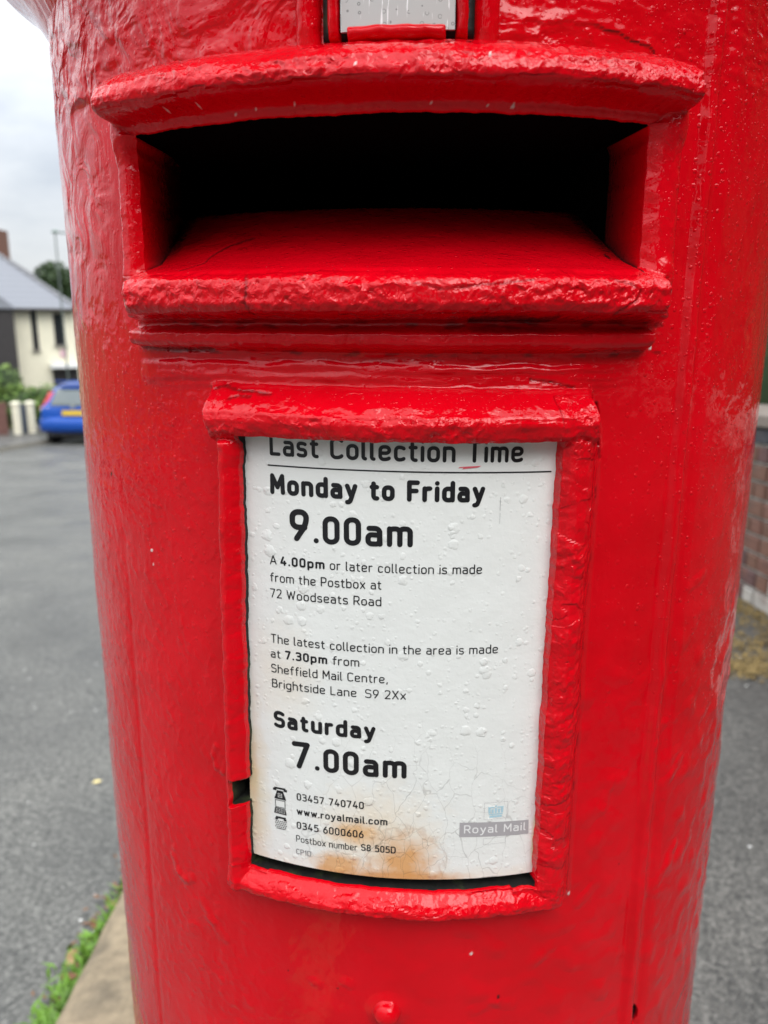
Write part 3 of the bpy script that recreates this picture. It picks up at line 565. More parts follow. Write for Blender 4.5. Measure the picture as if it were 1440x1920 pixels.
# ---- stroke lettering
X, C, D_ = .60, .90, -.27
def P(*p, r=0., c=False): return (p, r, c)
def bowl(x0, y0, x1, y1, r): return P((x0, y0), (x1, y0), (x1, y1), (x0, y1), r=r, c=True)
w = .43
GL = {
 ' ': (.20, []), '.': (.0, [P((0, .015), (.0, .02))]), ',': (.06, [P((.06, .03), (.02, -.13))]),
 'A': (.54, [P((0, 0), (.27, C), (.54, 0)), P((.09, .26), (.45, .26))]),
 'B': (.48, [P((0, .47), (.46, .47), (.46, C), (0, C), (0, 0), (.49, 0), (.49, .47), (.30, .47), r=.14)]),
 'C': (.48, [P((.48, C-.09), (.42, C), (0, C), (0, 0), (.42, 0), (.48, .09), r=.20)]),
 'D': (.52, [P((.0, 0), (0, C), (.52, C), (.52, 0), (-.001, 0), r=.22)]),
 'F': (.42, [P((0, 0), (0, C), (.42, C)), P((0, .46), (.36, .46))]),
 'L': (.40, [P((0, C), (0, 0), (.40, 0))]),
 'M': (.62, [P((0, 0), (.02, C), (.31, .28), (.60, C), (.62, 0))]),
 'P': (.46, [P((0, 0), (0, C), (.47, C), (.47, .38), (0, .38), r=.18)]),
 'R': (.48, [P((0, 0), (0, C), (.47, C), (.47, .40), (0, .40), r=.18), P((.26, .40), (.49, 0))]),
 'S': (.46, [P((.45, C-.08), (.38, C), (0, C), (0, .47), (.47, .47), (.47, 0), (.06, 0), (0, .08), r=.18)]),
 'T': (.50, [P((0, C), (.50, C)), P((.25, C), (.25, 0))]),
 'W': (.78, [P((0, C), (.19, 0), (.39, C-.1), (.59, 0), (.78, C))]),
 'X': (.48, [P((0, 0), (.48, C)), P((0, C), (.48, 0))]),
 'a': (.41, [P((.04, X), (.40, X), (.40, .0), r=.16), P((.40, .34), (0, .36), (0, 0), (.40, 0), (.40, .12), r=.14), P((.40, .3), (.41, 0))]),
 'b': (w, [P((0, C), (0, 0)), bowl(0, 0, w, X, .18)]),
 'c': (.38, [P((.38, X-.06), (.32, X), (0, X), (0, 0), (.32, 0), (.38, .06), r=.18)]),
 'd': (w, [P((w, C), (w, 0)), bowl(0, 0, w, X, .18)]),
 'e': (w, [P((0, .30), (w, .30), (w, X), (0, X), (0, 0), (.36, 0), (.42, .06), r=.17)]),
 'f': (.28, [P((.30, C), (.11, C), (.11, 0), r=.16), P((0, X), (.28, X))]),
 'g': (w, [P((w, X), (w, D_), (.04, D_), r=.18), bowl(0, 0, w, X, .18)]),
 'h': (w, [P((0, C), (0, 0)), P((0, X-.1), (0.0, X), (w, X), (w, 0), r=.17)]),
 'i': (0., [P((0, X), (0, 0)), P((0, C-.02), (0, C-.015))]),
 'l': (.10, [P((0, C), (0, 0), (.10, 0), r=.10)]),
 'm': (.70, [P((0, X), (0, 0)), P((0, X-.1), (0, X), (.35, X), (.35, 0), r=.15), P((.35, X-.1), (.35, X), (.70, X), (.70, 0), r=.15)]),
 'n': (w, [P((0, X), (0, 0)), P((0, X-.1), (0, X), (w, X), (w, 0), r=.17)]),
 'o': (w, [bowl(0, 0, w, X, .19)]),
 'p': (w, [P((0, X), (0, D_)), bowl(0, 0, w, X, .18)]),
 'r': (.27, [P((0, X), (0, 0)), P((0, X-.16), (0.02, X), (.27, X), r=.17)]),
 's': (.37, [P((.35, X-.04), (.30, X), (0, X), (0, .32), (.37, .28), (.37, 0), (.05, 0), (0, .04), r=.12)]),
 't': (.27, [P((.09, C-.12), (.09, 0), (.27, 0), r=.14), P((0, X), (.26, X))]),
 'u': (w, [P((0, X), (0, 0), (w, 0), (w, .1), r=.17), P((w, X), (w, 0))]),
 'v': (.42, [P((0, X), (.21, 0), (.42, X))]),
 'w': (.62, [P((0, X), (.16, 0), (.31, X-.06), (.46, 0), (.62, X))]),
 'x': (.40, [P((0, 0), (.40, X)), P((0, X), (.40, 0))]),
 'y': (.42, [P((0, X), (.22, .02)), P((.42, X), (.19, -.12), (.12, D_), (0, D_), r=.10)]),
 '0': (.42, [bowl(0, 0, .42, C, .20)]),
 '1': (.20, [P((0, C-.2), (.17, C), (.17, 0))]),
 '2': (.42, [P((0, C-.1), (.0, C), (.42, C), (.42, .55), (0, 0), r=.17), P((0, 0), (.43, 0))]),
 '3': (.40, [P((0, C-.04), (.04, C), (.40, C), (.40, .48), (.14, .48), r=.16), P((.14, .48), (.42, .48), (.42, 0), (.04, 0), (0, .05), r=.18)]),
 '4': (.46, [P((.22, C), (0, .22), (.46, .22)), P((.34, .42), (.34, 0))]),
 '5': (.42, [P((.40, C), (.05, C), (.03, .50), (.43, .54), (.43, 0), (.05, 0), (0, .05), r=.02), ]),
 '6': (.42, [P((.30, C), (.0, .40), (.0, 0), (.42, 0), (.42, .52), (.05, .52), r=.19)]),
 '7': (.42, [P((0, C), (.42, C), (.14, 0))]),
 '8': (.42, [bowl(.02, .48, .40, C, .18), bowl(0, 0, .42, .48, .19)]),
 '9': (.42, [P((.12, 0), (.42, .50), (.42, C), (0, C), (0, .38), (.37, .38), r=.19)]),
}
GL['5'] = (.42, [P((.39, C), (.05, C), (.03, .50)), P((.03, .50), (.06, .56), (.43, .56), (.43, 0), (.05, 0), (0, .05), r=.17)])
GL['B'] = (.48, [P((0, .47), (.45, .47), (.45, C), (0, C), r=.16), P((0, C), (0, 0)), P((0, 0), (.49, 0), (.49, .47), (.0, .47), r=.18)])
GL['D'] = (.52, [P((0, C), (0, 0)), P((0, C), (.52, C), (.52, 0), (0, 0), r=.24)])
GL['P'] = (.46, [P((0, C), (0, 0)), P((0, C), (.47, C), (.47, .38), (0, .38), r=.20)])
GL['R'] = (.48, [P((0, C), (0, 0)), P((0, C), (.47, C), (.47, .40), (0, .40), r=.20), P((.26, .40), (.49, 0))])
def fillet(pts, r, closed, n=6):
    pts = [np.array(p, float) for p in pts]; N = len(pts); out = []
    if r <= 0 or N < 3: return [tuple(p) for p in pts]
    for i, p in enumerate(pts):
        if not closed and i in (0, N-1): out.append(tuple(p)); continue
        a_, b_ = pts[i-1], pts[(i+1) % N]; da, db = np.linalg.norm(a_-p), np.linalg.norm(b_-p)
        la = min(r, da*(.5 if (closed or i > 1) else 1.)); lb_ = min(r, db*(.5 if (closed or i < N-2) else 1.))
        p0 = p+(a_-p)/da*la; p1 = p+(b_-p)/db*lb_
        for k in range(n+1):
            s_ = k/n; e = 0.30       # rounder than a plain quadratic
            c1, c2 = p0+(p-p0)*.56, p1+(p-p1)*.56
            out.append(tuple((1-s_)**3*p0+3*(1-s_)**2*s_*c1+3*(1-s_)*s_*s_*c2+s_**3*p1))
    q = [out[0]]
    for p in out[1:]:
        if np.hypot(p[0]-q[-1][0], p[1]-q[-1][1]) > 1e-4: q.append(p)
    if closed and np.hypot(q[0][0]-q[-1][0], q[0][1]-q[-1][1]) < 1e-4: q.pop()
    return q
def stroke_poly(path, hw, closed, V2, F2, lay):
    """ribbon with round ends; points in the letter's own plane"""
    p = np.array(path); N = len(p)
    if closed:
        t_ = np.roll(p, -1, 0)-np.roll(p, 1, 0)
    else:
        t_ = np.gradient(p, axis=0) if N > 1 else np.array([[1., 0]])
    t_ /= np.linalg.norm(t_, axis=1)[:, None]+1e-9; nn = np.stack([-t_[:, 1], t_[:, 0]], -1)
    sharp = []
    b0 = len(V2)
    for i in range(N):
        k = 1.
        if 0 < i < N-1 or closed:
            d1 = p[i]-p[i-1]; d2 = p[(i+1) % N]-p[i]; cs = np.dot(d1, d2)/(np.linalg.norm(d1)*np.linalg.norm(d2)+1e-9)
            if cs < .6: sharp.append(i)
            d1 /= np.linalg.norm(d1); k = 1/max(.5, math.sqrt(max(.0, (1+cs)/2)))
            tt = d1+d2/np.linalg.norm(d2); tl = np.linalg.norm(tt)
            if tl > 1e-3: nn[i] = np.array([-tt[1], tt[0]])/tl
        V2.append((*(p[i]+nn[i]*hw*k), lay)); V2.append((*(p[i]-nn[i]*hw*k), lay))
    for i in range(N if closed else N-1):
        j = (i+1) % N; F2.append((b0+2*i, b0+2*i+1, b0+2*j+1, b0+2*j))
    if sharp:      # replace mitred joints by separate straight segments with round joints
        del V2[b0:]; del F2[len(F2)-(N if closed else N-1):]
        for i in range(N-1):
            a_, c_ = p[i], p[i+1]; d = (c_-a_)/np.linalg.norm(c_-a_); q = np.array([-d[1], d[0]])*hw; b1 = len(V2)
            for s_ in (a_+q, a_-q, c_-q, c_+q): V2.append((*s_, lay+.15*i))
            F2.append((b1, b1+1, b1+2, b1+3))
    ends = ([] if closed else [0, N-1])+(sharp if sharp else [])
    for q, i in enumerate(ends):
        b1 = len(V2)
        for k in range(12): V2.append((p[i][0]+hw*math.cos(k*math.pi/6), p[i][1]+hw*math.sin(k*math.pi/6), lay+.3+.1*q))
        F2.append(tuple(range(b1, b1+12)))
def write(text, u0, z0, u1, z1, cap, m=None, hw=.065, name='text_line', track=.19):
    """cap: cap height in metres, hw: half stroke width in units of the cap height"""
    sc = cap/(C+2*hw); k = sc
    adv = 0; pos = []
    for ch_ in text:
        g = GL[ch_]; pos.append(adv); adv += g[0]+2*hw+(track if ch_ != ' ' else .12)-.06
    total = adv-(track-.06)
    sx = (u1-u0)/(total*k)
    V2, F2 = [], []; lay = 0
    for ch_, x0_ in zip(text, pos):
        for pts, r, closed in GL[ch_][1]:
            path = [((x0_+hw+px)*sx, py+hw) for px, py in fillet(pts, r, closed)]
            stroke_poly(path, hw, closed, V2, F2, lay % 6); lay += 1
    V2 = np.array(V2); uu_ = u0+V2[:, 0]*k; zz_ = z0+(z1-z0)*(uu_-u0)/(u1-u0)+V2[:, 1]*k
    hh_ = HP+.00016+V2[:, 2]*6e-6
    return mesh_np(name, cylpos(uu_, zz_, hh_), F2, m or M_ink, plate, smooth=False)
mm = .001
LINES = [("Last Collection Time",-63.7,-59.8,57.6,-61.4,10.6,.088),("Monday to Friday",-64.1,-78.9,39.8,-80.3,10.4,.122),("9",-54.5,-101.9,-44.1,-101.7,16.3,.096),(".00am",-42.2,-102.4,6.2,-102.3,14.2,.100),
("A",-65.6,-115.1,-61.8,-115.0,4.9,.060),("4.00pm",-60.0,-115.2,-36.7,-115.2,4.9,.108),("or later collection is made",-34.2,-115.3,39.6,-116.0,4.9,.060),("from the Postbox at",-65.7,-124.2,-8.8,-124.2,4.9,.060),("72 Woodseats Road",-66.0,-132.7,-8.8,-132.8,4.9,.060),
("The latest collection in the area is made",-66.5,-157.3,49.0,-158.0,4.9,.060),("at",-66.8,-165.6,-61.3,-165.6,4.9,.060),("7.30pm",-58.9,-165.6,-36.1,-165.6,4.9,.108),("from",-33.5,-165.6,-19.8,-165.6,4.9,.060),("Sheffield Mail Centre,",-66.8,-173.9,-5.5,-173.9,4.9,.060),
("Brightside Lane",-66.7,-182.3,-21.3,-182.4,4.9,.060),("S9 2Xx",-17.0,-182.4,3.6,-182.5,4.9,.060),("Saturday",-66.4,-205.2,-11.6,-205.6,9.8,.122),("7",-56.7,-227.3,-46.1,-227.0,15.8,.100),(".00am",-44.0,-227.0,4.4,-227.2,13.8,.106),
("03457 740740",-54.5,-246.5,-17.8,-246.6,4.4,.082),("www.royalmail.com",-54.7,-255.2,-5.4,-255.3,4.4,.090),("0345 6000606",-54.9,-264.0,-18.0,-264.1,4.5,.082),("Postbox number",-55.4,-272.2,-21.4,-272.2,4.2,.055),("S8 505D",-19.4,-271.8,-1.0,-272.1,4.2,.082)]
for tx, a0, b0_, a1, b1_, cp, hw_ in LINES: write(tx, a0*mm, b0_*mm, a1*mm, b1_*mm, cp*mm, hw=hw_)
write("CP1D", -.0556, -.2799, -.047, -.2799, .0034, M_inkgrey, hw=.075)
def flat(name, quads, m, lift=.00016):
    V2, F2 = [], []
    for k, q in enumerate(quads):
        n_ = 8; b1 = len(V2); (x0_, z0_), (x1_, z1_), (x2_, z2_), (x3_, z3_) = q
        for i_ in range(n_+1):
            s_ = i_/n_; V2.append((x0_+(x1_-x0_)*s_, z0_+(z1_-z0_)*s_, lift+k*5e-6)); V2.append((x3_+(x2_-x3_)*s_, z3_+(z2_-z3_)*s_, lift+k*5e-6))
        for i_ in range(n_): F2.append((b1+2*i_, b1+2*i_+2, b1+2*i_+3, b1+2*i_+1))
    V2 = np.array(V2); return mesh_np(name, cylpos(V2[:, 0]*mm, V2[:, 1]*mm, HP+V2[:, 2]), F2, m, plate, smooth=False)
def rect(x0, z0, x1, z1, s_=0): return [(x0, z0), (x1, z0-s_), (x1, z1-s_), (x0, z1)]
M_us = M_ink
V_ul = []
for k in range(12):
    xa, xb = -65+k*11.42, -65+(k+1)*11.42; V_ul.append([(xa, -64.95-.14*k), (xb, -65.09-.14*k), (xb, -64.4-.14*k), (xa, -64.26-.14*k)])
flat('underline', V_ul, M_ink)
flat('logo_panel', [[(32.2, -262.1), (70.0, -264.0), (69.7, -255.4), (32.2, -253.4)]], M_logo, .00012)
def write_logo():
    o = write("Royal Mail", .0345, -.2600, .0683, -.2616, .0050, M_logot, hw=.075, name='logo_lettering')
write_logo()
def outline(x0, z0, x1, z1, t_=.12, s_=0): return [rect(x0, z0, x1, z0+t_, s_), rect(x0, z1-t_, x1, z1, s_), rect(x0, z0, x0+t_, z1), rect(x1-t_, z0, x1, z1)]
flat('logo_outline', outline(45.0, -252.6, 57.6, -242.6), M_logo, .00010)
flat('logo_outline', outline(45.0, -267.6, 57.2, -264.0), M_logo, .00010)
# faint little crown above the panel
cw = [rect(48.0, -251.6, 54.6, -250.4), rect(47.6, -250.0, 55.0, -249.3)]
for k in range(5):
    x_ = 47.4+k*1.7; cw.append([(x_, -249.0), (x_+1.0, -249.0), (x_+.9+.2, -246.0-.6*(k % 2)), (x_-.2, -246.0-.6*(k % 2))])
cw += [rect(47.2, -245.9, 50.4, -245.2), rect(52.0, -245.9, 55.4, -245.2), rect(50.8, -245.4, 51.7, -244.4)]
flat('crown_mark', cw, M_crown, .00013)
# icons: telephone, laptop, text phone
ph = [rect(-67.4, -242.0, -60.8, -240.9), rect(-68.2, -243.0, -66.2, -241.6), rect(-62.0, -243.0, -60.0, -241.6), [(-67.6, -248.0), (-60.6, -248.2), (-62.4, -242.8), (-65.8, -242.7)]]
flat('telephone_icon', ph, M_ink)
flat('telephone_keys', [rect(-65.4+k*1.0, -246.9+j*1.0, -64.9+k*1.0, -246.3+j*1.0) for k in range(3) for j in range(3)], M_plate, .00026)
flat('laptop_icon', outline(-67.2, -253.2, -61.2, -248.6, .35)+[[(-68.0, -256.9), (-60.6, -257.2), (-61.2, -253.6), (-67.4, -253.4)]], M_ink)
flat('laptop_keys', [rect(-66.9+k*1.0, -256.2+j*.9, -66.35+k*1.0, -255.8+j*.9) for k in range(6) for j in range(3)], M_plate, .00028)
flat('text_phone_icon', [rect(-67.0, -260.0, -61.2, -258.8), rect(-67.6, -260.9, -65.8, -259.8), rect(-62.4, -260.9, -60.8, -259.8)]+[rect(-67.6+k*1.15+(j % 2)*.5, -265.4+j*1.15, -66.95+k*1.15+(j % 2)*.5, -264.8+j*1.15) for k in range(6) for j in range(4)]+[rect(-66.8, -266.3, -61.6, -265.9)], M_ink)
flat('pink_smear', [[(28.5, -64.1), (36.0, -63.4), (37.6, -62.6), (30.0, -62.9)], [(26.8, -63.6), (29.5, -63.4), (29.8, -62.9), (27.4, -63.1)]], M_pinkmark, .00030)
for q_ in (rect(47.2, -84.6, 47.38, -78.0), rect(47.3, -91.0, 47.42, -85.6)): flat('scratch_mark', [q_], M_inkgrey, .0002)
# ================================================================ THE STREET
def sheet(name, xs, ys, zf, m, dz=0, kind='structure'):
    V_ = [(x, y, zf(x, y)+dz) for y in ys for x in xs]; n_ = len(xs)
    F_ = [(j*n_+i, j*n_+i+1, (j+1)*n_+i+1, (j+1)*n_+i) for j in range(len(ys)-1) for i in range(n_-1)]
    return tag(mesh_np(name, V_, F_, m, smooth=False), kind=kind)
YS = [-60, -20, -8, -4, 0, 1, 2, 3, 4, 6, 8, 12, 16, 20, 26, 34, 45, 60, 120]
M_earth = mat('earth and grass', (.06, .075, .03), .95, var=.3, vscale=.5)
sheet('ground', [-600, -60, -30, 0, 30, 60, 600], [-300, -60, 0, 20, 40, 60, 600], lambda x, y: E-1.48-.068*max(-60, min(y, 60))-.35, M_earth)
KX = -.725
sheet('road', [-8.35, -6, -4, -2, KX], YS, gz, M_road)
sheet('pavement', [-.50, 0, .5, 1, 1.5, 1.9, 2.2, 3.2], YS, pz, M_pave)
sheet('far_pavement', [-12.2, -11, -9.6, -8.20], YS, lambda x, y: gz(x, y)+.11, M_pave)
def paved(x, y): return pz(x, y)
# near kerb: worn sandstone blocks, each one a piece
kerb = empty('kerb', (0, 0, 0)); tag(kerb, kind='structure')
def stone(parent, x0, x1, y0, y1, zt, m, seed, amp=.006, name='kerb_stone', depth=.22, n=(7, 16)):
    xs = np.linspace(x0, x1, n[0]); ys = np.linspace(y0, y1, n[1]); a, b = np.meshgrid(xs, ys)
    ex = np.minimum(np.minimum(a-x0, x1-a), np.minimum(b-y0, y1-b)); z = np.vectorize(zt)(a, b)+amp*fbm(a*9, b*9, seed, 3)-.018*(1-ss(ex, 0, .03))
    a = a+.006*pn(a*8, b*8, seed+3)*(ex < .002)
    top = np.stack([a, b, z], -1).reshape(-1, 3); k = len(top); i = np.arange(k).reshape(a.shape)
    ring = np.concatenate([i[0, :], i[1:, -1], i[-1, -2::-1], i[-2:0:-1, 0]]); low = top[ring].copy(); low[:, 2] -= depth; nR = len(ring)
    q = np.arange(nR); F = [np.stack([i[:-1, :-1], i[:-1, 1:], i[1:, 1:], i[1:, :-1]], -1).reshape(-1, 4), np.stack([ring[(q+1) % nR], ring, k+q, k+(q+1) % nR], -1)]
    return shaded(mesh_np(name, np.concatenate([top, low]), np.concatenate(F), m, parent, smooth=False), .9)
y_ = -1.55
k = 0
while y_ < 12:
    L_ = [.95, .82, 1.05, .9][k % 4]; stone(kerb, KX+.004, -.505, y_+.006, y_+L_-.006, lambda x, y: pz(x, y)+.004, M_kerb, k*3.1); y_ += L_; k += 1
fkerb = empty('far_kerb', (0, 0, 0)); tag(fkerb, kind='structure')
y_ = 8.
k = 0
while y_ < 30:
    stone(fkerb, -8.34, -8.20, y_+.01, y_+.95, lambda x, y: gz(x, y)+.12, M_kerbf, k*2.3, n=(3, 4)); y_ += .96; k += 1
# moss and thin grass at the foot of the far kerb
M_blade = mat('fresh green weed', (.14, .28, .028), .6, var=.6, vscale=30)
M_moss = mat('dry verge grass', (.22, .21, .08), .9, var=.3, vscale=8)
def blades(name, pts, lens, m, wid=.004, kind='stuff', label=None, cat=None, leafy=.3, parent=None):
    V_, F_ = [], []
    for (x, y, z), L_ in zip(pts, lens):
        an = rng.uniform(0, 2*math.pi); tl = rng.uniform(.25, 1.1); d = np.array([math.cos(an), math.sin(an), 0]); s_ = np.array([-d[1], d[0], 0]); w0 = wid*rng.uniform(.6, 1.5)*(2.4 if rng.random() < leafy else 1); p0 = np.array([x, y, z]); b1 = len(V_)
        for q, ww in ((0, .5), (.5, 1.), (1, .12)):
            c_ = p0+d*L_*tl*q*q*.8+np.array([0, 0, L_*q*(1-.35*tl*q)]); V_ += [c_-s_*w0*ww, c_+s_*w0*ww]
        F_ += [(b1, b1+1, b1+3, b1+2), (b1+2, b1+3, b1+5, b1+4)]
    o = mesh_np(name, V_, F_, m, parent, smooth=False); tag(o, label, cat, kind=kind); return o
pts, ln = [], []
for k in range(3500):
    y = rng.uniform(1.05, 3.6); dens = .25+.75*(pn(y*3.1, 0., 2.) > -.25)+(.8 if y < 1.75 else 0)
    if rng.random() > dens: continue
    x = KX-.004-abs(rng.normal(0, .020+(.014 if y < 1.75 else 0))); pts.append((x, y, gz(x, y)-.004)); ln.append(rng.uniform(.018, .065)*(1.25 if y < 1.6 else .9))
blades('gutter_weeds', pts, ln, M_blade, .0036, leafy=.18,  label='bright green weeds growing in the gutter against the sandstone kerb', cat='weeds')
pts = [(rng.uniform(-8.50, -8.34), yy, gz(0, yy)-.003) for yy in rng.uniform(10, 18.3, 1500)]
blades('verge_grass', pts, rng.uniform(.03, .08, len(pts)), M_moss, .012, label='dry yellow grass along the foot of the far kerb', cat='grass')
# dirt in the gutter, and leaves lying about
M_dirt = mat('gutter dirt', (.045, .035, .024), .95, var=.4, vscale=60, bump=.8, bscale=90, bdist=.006)
V_, F_ = [], []
ysd = np.linspace(-.5, 6, 131)
for j, y in enumerate(ysd):
    wv = .045+.03*float(pn(y*2.7, 1., 3.))+.02*float(pn(y*9, 1., 5.))
    V_ += [(KX+.004, y, gz(0, y)+.020), (KX-.018, y, gz(0, y)+.012), (KX-wv, y, gz(0, y)+.0035)]
for j in range(130):
    for i in range(2): F_.append((j*3+i, j*3+i+1, (j+1)*3+i+1, (j+1)*3+i))
tag(mesh_np('gutter_dirt', V_, F_, M_dirt), kind='stuff', label='dark dirt gathered in the gutter along the near kerb', cat='dirt')
def leaf(name, x, y, z, s, m, label=None, rz=0, tilt=.2, group=None, top=True):
    V_ = [(-1, 0, 0), (-.4, .42, .10), (.35, .40, .13), (1, 0, .03), (.35, -.40, .12), (-.4, -.42, .10), (0, 0, -.02), (-1.45, 0, .02)]
    M_ = Matrix.Translation((x, y, z)) @ Matrix.Rotation(rz, 4, 'Z') @ Matrix.Rotation(tilt, 4, 'X'); v = [M_ @ (Vector(p)*s) for p in V_]
    o = mesh_np(name, [tuple(p) for p in v], [(0, 6, 1), (1, 6, 2), (2, 6, 3), (3, 6, 4), (4, 6, 5), (5, 6, 0), (0, 7, 6)], m)
    if top: tag(o, label, 'leaf', group)
    return o
M_lyel = mat('pale yellow leaf', (.75, .62, .28), .6); M_lbr = mat('brown leaf', (.19, .085, .035), .7, var=.3, vscale=80); M_ltan = mat('tan leaf', (.42, .28, .13), .7, var=.3, vscale=80)
leaf('fallen_leaf', -1.07, 2.56, gz(0, 2.56)+.006, .018, M_lyel, 'small pale yellow leaf lying alone on the grey road', .4)
leaf('fallen_leaf', -.775, 2.13, gz(0, 2.13)+.02, .024, M_lbr, 'curled orange brown leaf in the gutter nearest the pillar box edge', 1.1, .5)
leaf('fallen_leaf', -.790, 1.78, gz(0, 1.78)+.02, .026, M_lbr, 'brown leaf lying among the weeds in the middle of the gutter', 2.0, .4)
leaf('fallen_leaf', -.800, 1.66, gz(0, 1.66)+.018, .030, M_ltan, 'tan leaf lying at the roadside edge of the gutter weeds', 1.5, .6)
leaf('fallen_leaf', -.765, 1.86, gz(0, 1.86)+.02, .022, M_ltan, 'small tan leaf tucked against the kerb behind the weeds', .6, .3)
leaf('fallen_leaf', -.775, 1.58, gz(0, 1.58)+.03, .022, M_lbr, 'small reddish brown leaf resting on the bright green weeds', .2, .3)
V_, F_ = [], []
for k in range(700):
    y = rng.uniform(1.2, 4.2); x = KX-.012-abs(rng.normal(0, .045)); s_ = rng.uniform(.003, .011); z = gz(0, y)+rng.uniform(.004, .018); an = rng.uniform(0, 6.28); b1 = len(V_)
    for q in range(4): V_.append((x+s_*(1.6 if q % 2 else .5)*math.cos(an+q*math.pi/2), y+s_*(1.6 if q % 2 else .5)*math.sin(an+q*math.pi/2), z+rng.uniform(-.002, .005)))
    F_.append((b1, b1+1, b1+2, b1+3))
tag(mesh_np('gutter_litter', V_, F_, M_lbr, smooth=False), kind='stuff', label='brown leaf fragments strewn along the gutter between the road and the kerb', cat='leaf litter')
# moss and leaf litter on the pavement by the wall
M_lit = mat('leaf litter', (.24, .165, .06), .95, var=.5, vscale=60)
V_, F_ = [], []
for k in range(1500):
    c_ = [(1.66, 3.15, .16, .22), (1.80, 3.75, .08, .50), (1.50, 2.95, .10, .10), (1.84, 3.6, .05, .8)][k % 4]; x, y = rng.normal(c_[0], c_[2]*.6), rng.normal(c_[1], c_[3]*.6)
    if x > 1.88: x = 1.88-abs(rng.normal(0, .02))
    s_ = rng.uniform(.005, .013); z = pz(x, y)+rng.uniform(.002, .010); an = rng.uniform(0, 6.28); b1 = len(V_)
    for q in range(4):
        V_.append((x+s_*(1.4 if q % 2 else .7)*math.cos(an+q*math.pi/2), y+s_*(1.4 if q % 2 else .7)*math.sin(an+q*math.pi/2), z+rng.uniform(-.002, .006)))
    F_.append((b1, b1+1, b1+2, b1+3))
tag(mesh_np('leaf_litter', V_, F_, M_lit, smooth=False), kind='stuff', label='yellow brown leaf litter on the pavement below the brick wall', cat='leaf litter')
# ---------------------------------------------------------------- brick wall at the right
WX = 1.90
wall = empty('brick_wall', (WX, 4, pz(WX, 4))); tag(wall, 'low garden wall of red brown bricks with pale mortar and stone coping', 'wall')
WL = wall.location
M_mort = mat('pale mortar', (.62, .59, .53), .95, var=.25, vscale=25, bump=.5, bscale=80, bdist=.004)
M_br = [mat('brick %s' % n_, c_, .8, var=.28, vscale=18, bump=.5, bscale=60, bdist=.004, col2=c2_, c2scale=7, c2pos=(.5, .75)) for n_, c_, c2_ in
        (('red', (.20, .095, .068), (.13, .07, .055)), ('brown', (.19, .095, .065), (.12, .075, .06)), ('purple', (.14, .075, .07), (.20, .085, .06)), ('blue', (.07, .07, .08), (.11, .10, .10)), ('lime washed', (.48, .45, .41), (.24, .17, .14)))]
M_cope = mat('coping stone', (.26, .215, .18), .85, var=.25, vscale=8, bump=.5, bscale=30, bdist=.005)
wy0, wy1 = -8.0, 12.0; pitch = .092; bl = .245
def wtop(y): return E-.475-.068*(y-3.88)      # underside of the coping
core = MB(); 
core.add([(x-WL.x, y-WL.y, z-WL.z) for (x, y, z) in [(WX+.012, wy0, pz(WX, wy0)-.1), (WX+.012, wy1, pz(WX, wy1)-.1), (WX+.012, wy1, wtop(wy1)), (WX+.012, wy0, wtop(wy0)), (WX+.22, wy0, pz(WX, wy0)-.1), (WX+.22, wy1, pz(WX, wy1)-.1), (WX+.22, wy1, wtop(wy1)), (WX+.22, wy0, wtop(wy0))]],
         [(0, 3, 2, 1), (4, 5, 6, 7), (0, 1, 5, 4), (3, 7, 6, 2), (0, 4, 7, 3), (1, 2, 6, 5)]); core.build('mortar', M_mort, wall)
bmesh_cache = {}
def brick_mesh(kind, mi, sd):
    key = (kind, mi, sd)
    if key in bmesh_cache: return bmesh_cache[key]
    L_ = (bl if kind == 0 else bl/2)-.016; H_ = pitch-.018; b_ = .004; x0 = -.012; j = lambda: rng.uniform(-.002, .002)
    V_ = [(0.03, 0, 0), (0.03, L_, 0), (0.03, L_, H_), (0.03, 0, H_), (x0+b_, j(), j()), (x0+b_, L_+j(), j()), (x0+b_, L_+j(), H_+j()), (x0+b_, j(), H_+j()), (x0+j(), b_*1.5, b_*1.5), (x0+j(), L_-b_*1.5, b_*1.5), (x0+j(), L_-b_*1.5, H_-b_*1.5), (x0+j(), b_*1.5, H_-b_*1.5)]
    F_ = [(8, 11, 10, 9)]+[(4+a_, 8+a_, 8+(a_+1) % 4, 4+(a_+1) % 4) for a_ in range(4)]+[(a_, 4+a_, 4+(a_+1) % 4, (a_+1) % 4) for a_ in range(4)]
    me = bpy.data.meshes.new('brick'); me.from_pydata(V_, [], F_); me.update(); me.materials.append(M_br[mi]); bmesh_cache[key] = me; return me
nb = 0
slope = math.atan(-.068)
for row in range(11):
    y = 1.9+(bl/2 if row % 2 else 0); flem = 0
    while y < 7.6 and nb < 296:
        kind = 1 if (flem % 3 == 2) else 0; L_ = bl if kind == 0 else bl/2; flem += 1
        z = wtop(y)-pitch*(row+1)+.008
        if z < pz(WX, y)-.04: y += L_; continue
        if row == 0: mi = 3
        elif z < pz(WX, y)+.10 and rng.random() < .7: mi = 4
        else: mi = int(rng.choice([0, 1, 2, 0, 1]))
        o = bpy.data.objects.new('brick', brick_mesh(kind, mi, int(rng.integers(0, 3)))); COL.objects.link(o); o.parent = wall; o.location = (rng.uniform(-.003, .003), y-WL.y, z-WL.z); o.rotation_euler = (slope, 0, 0)
        y += L_; nb += 1
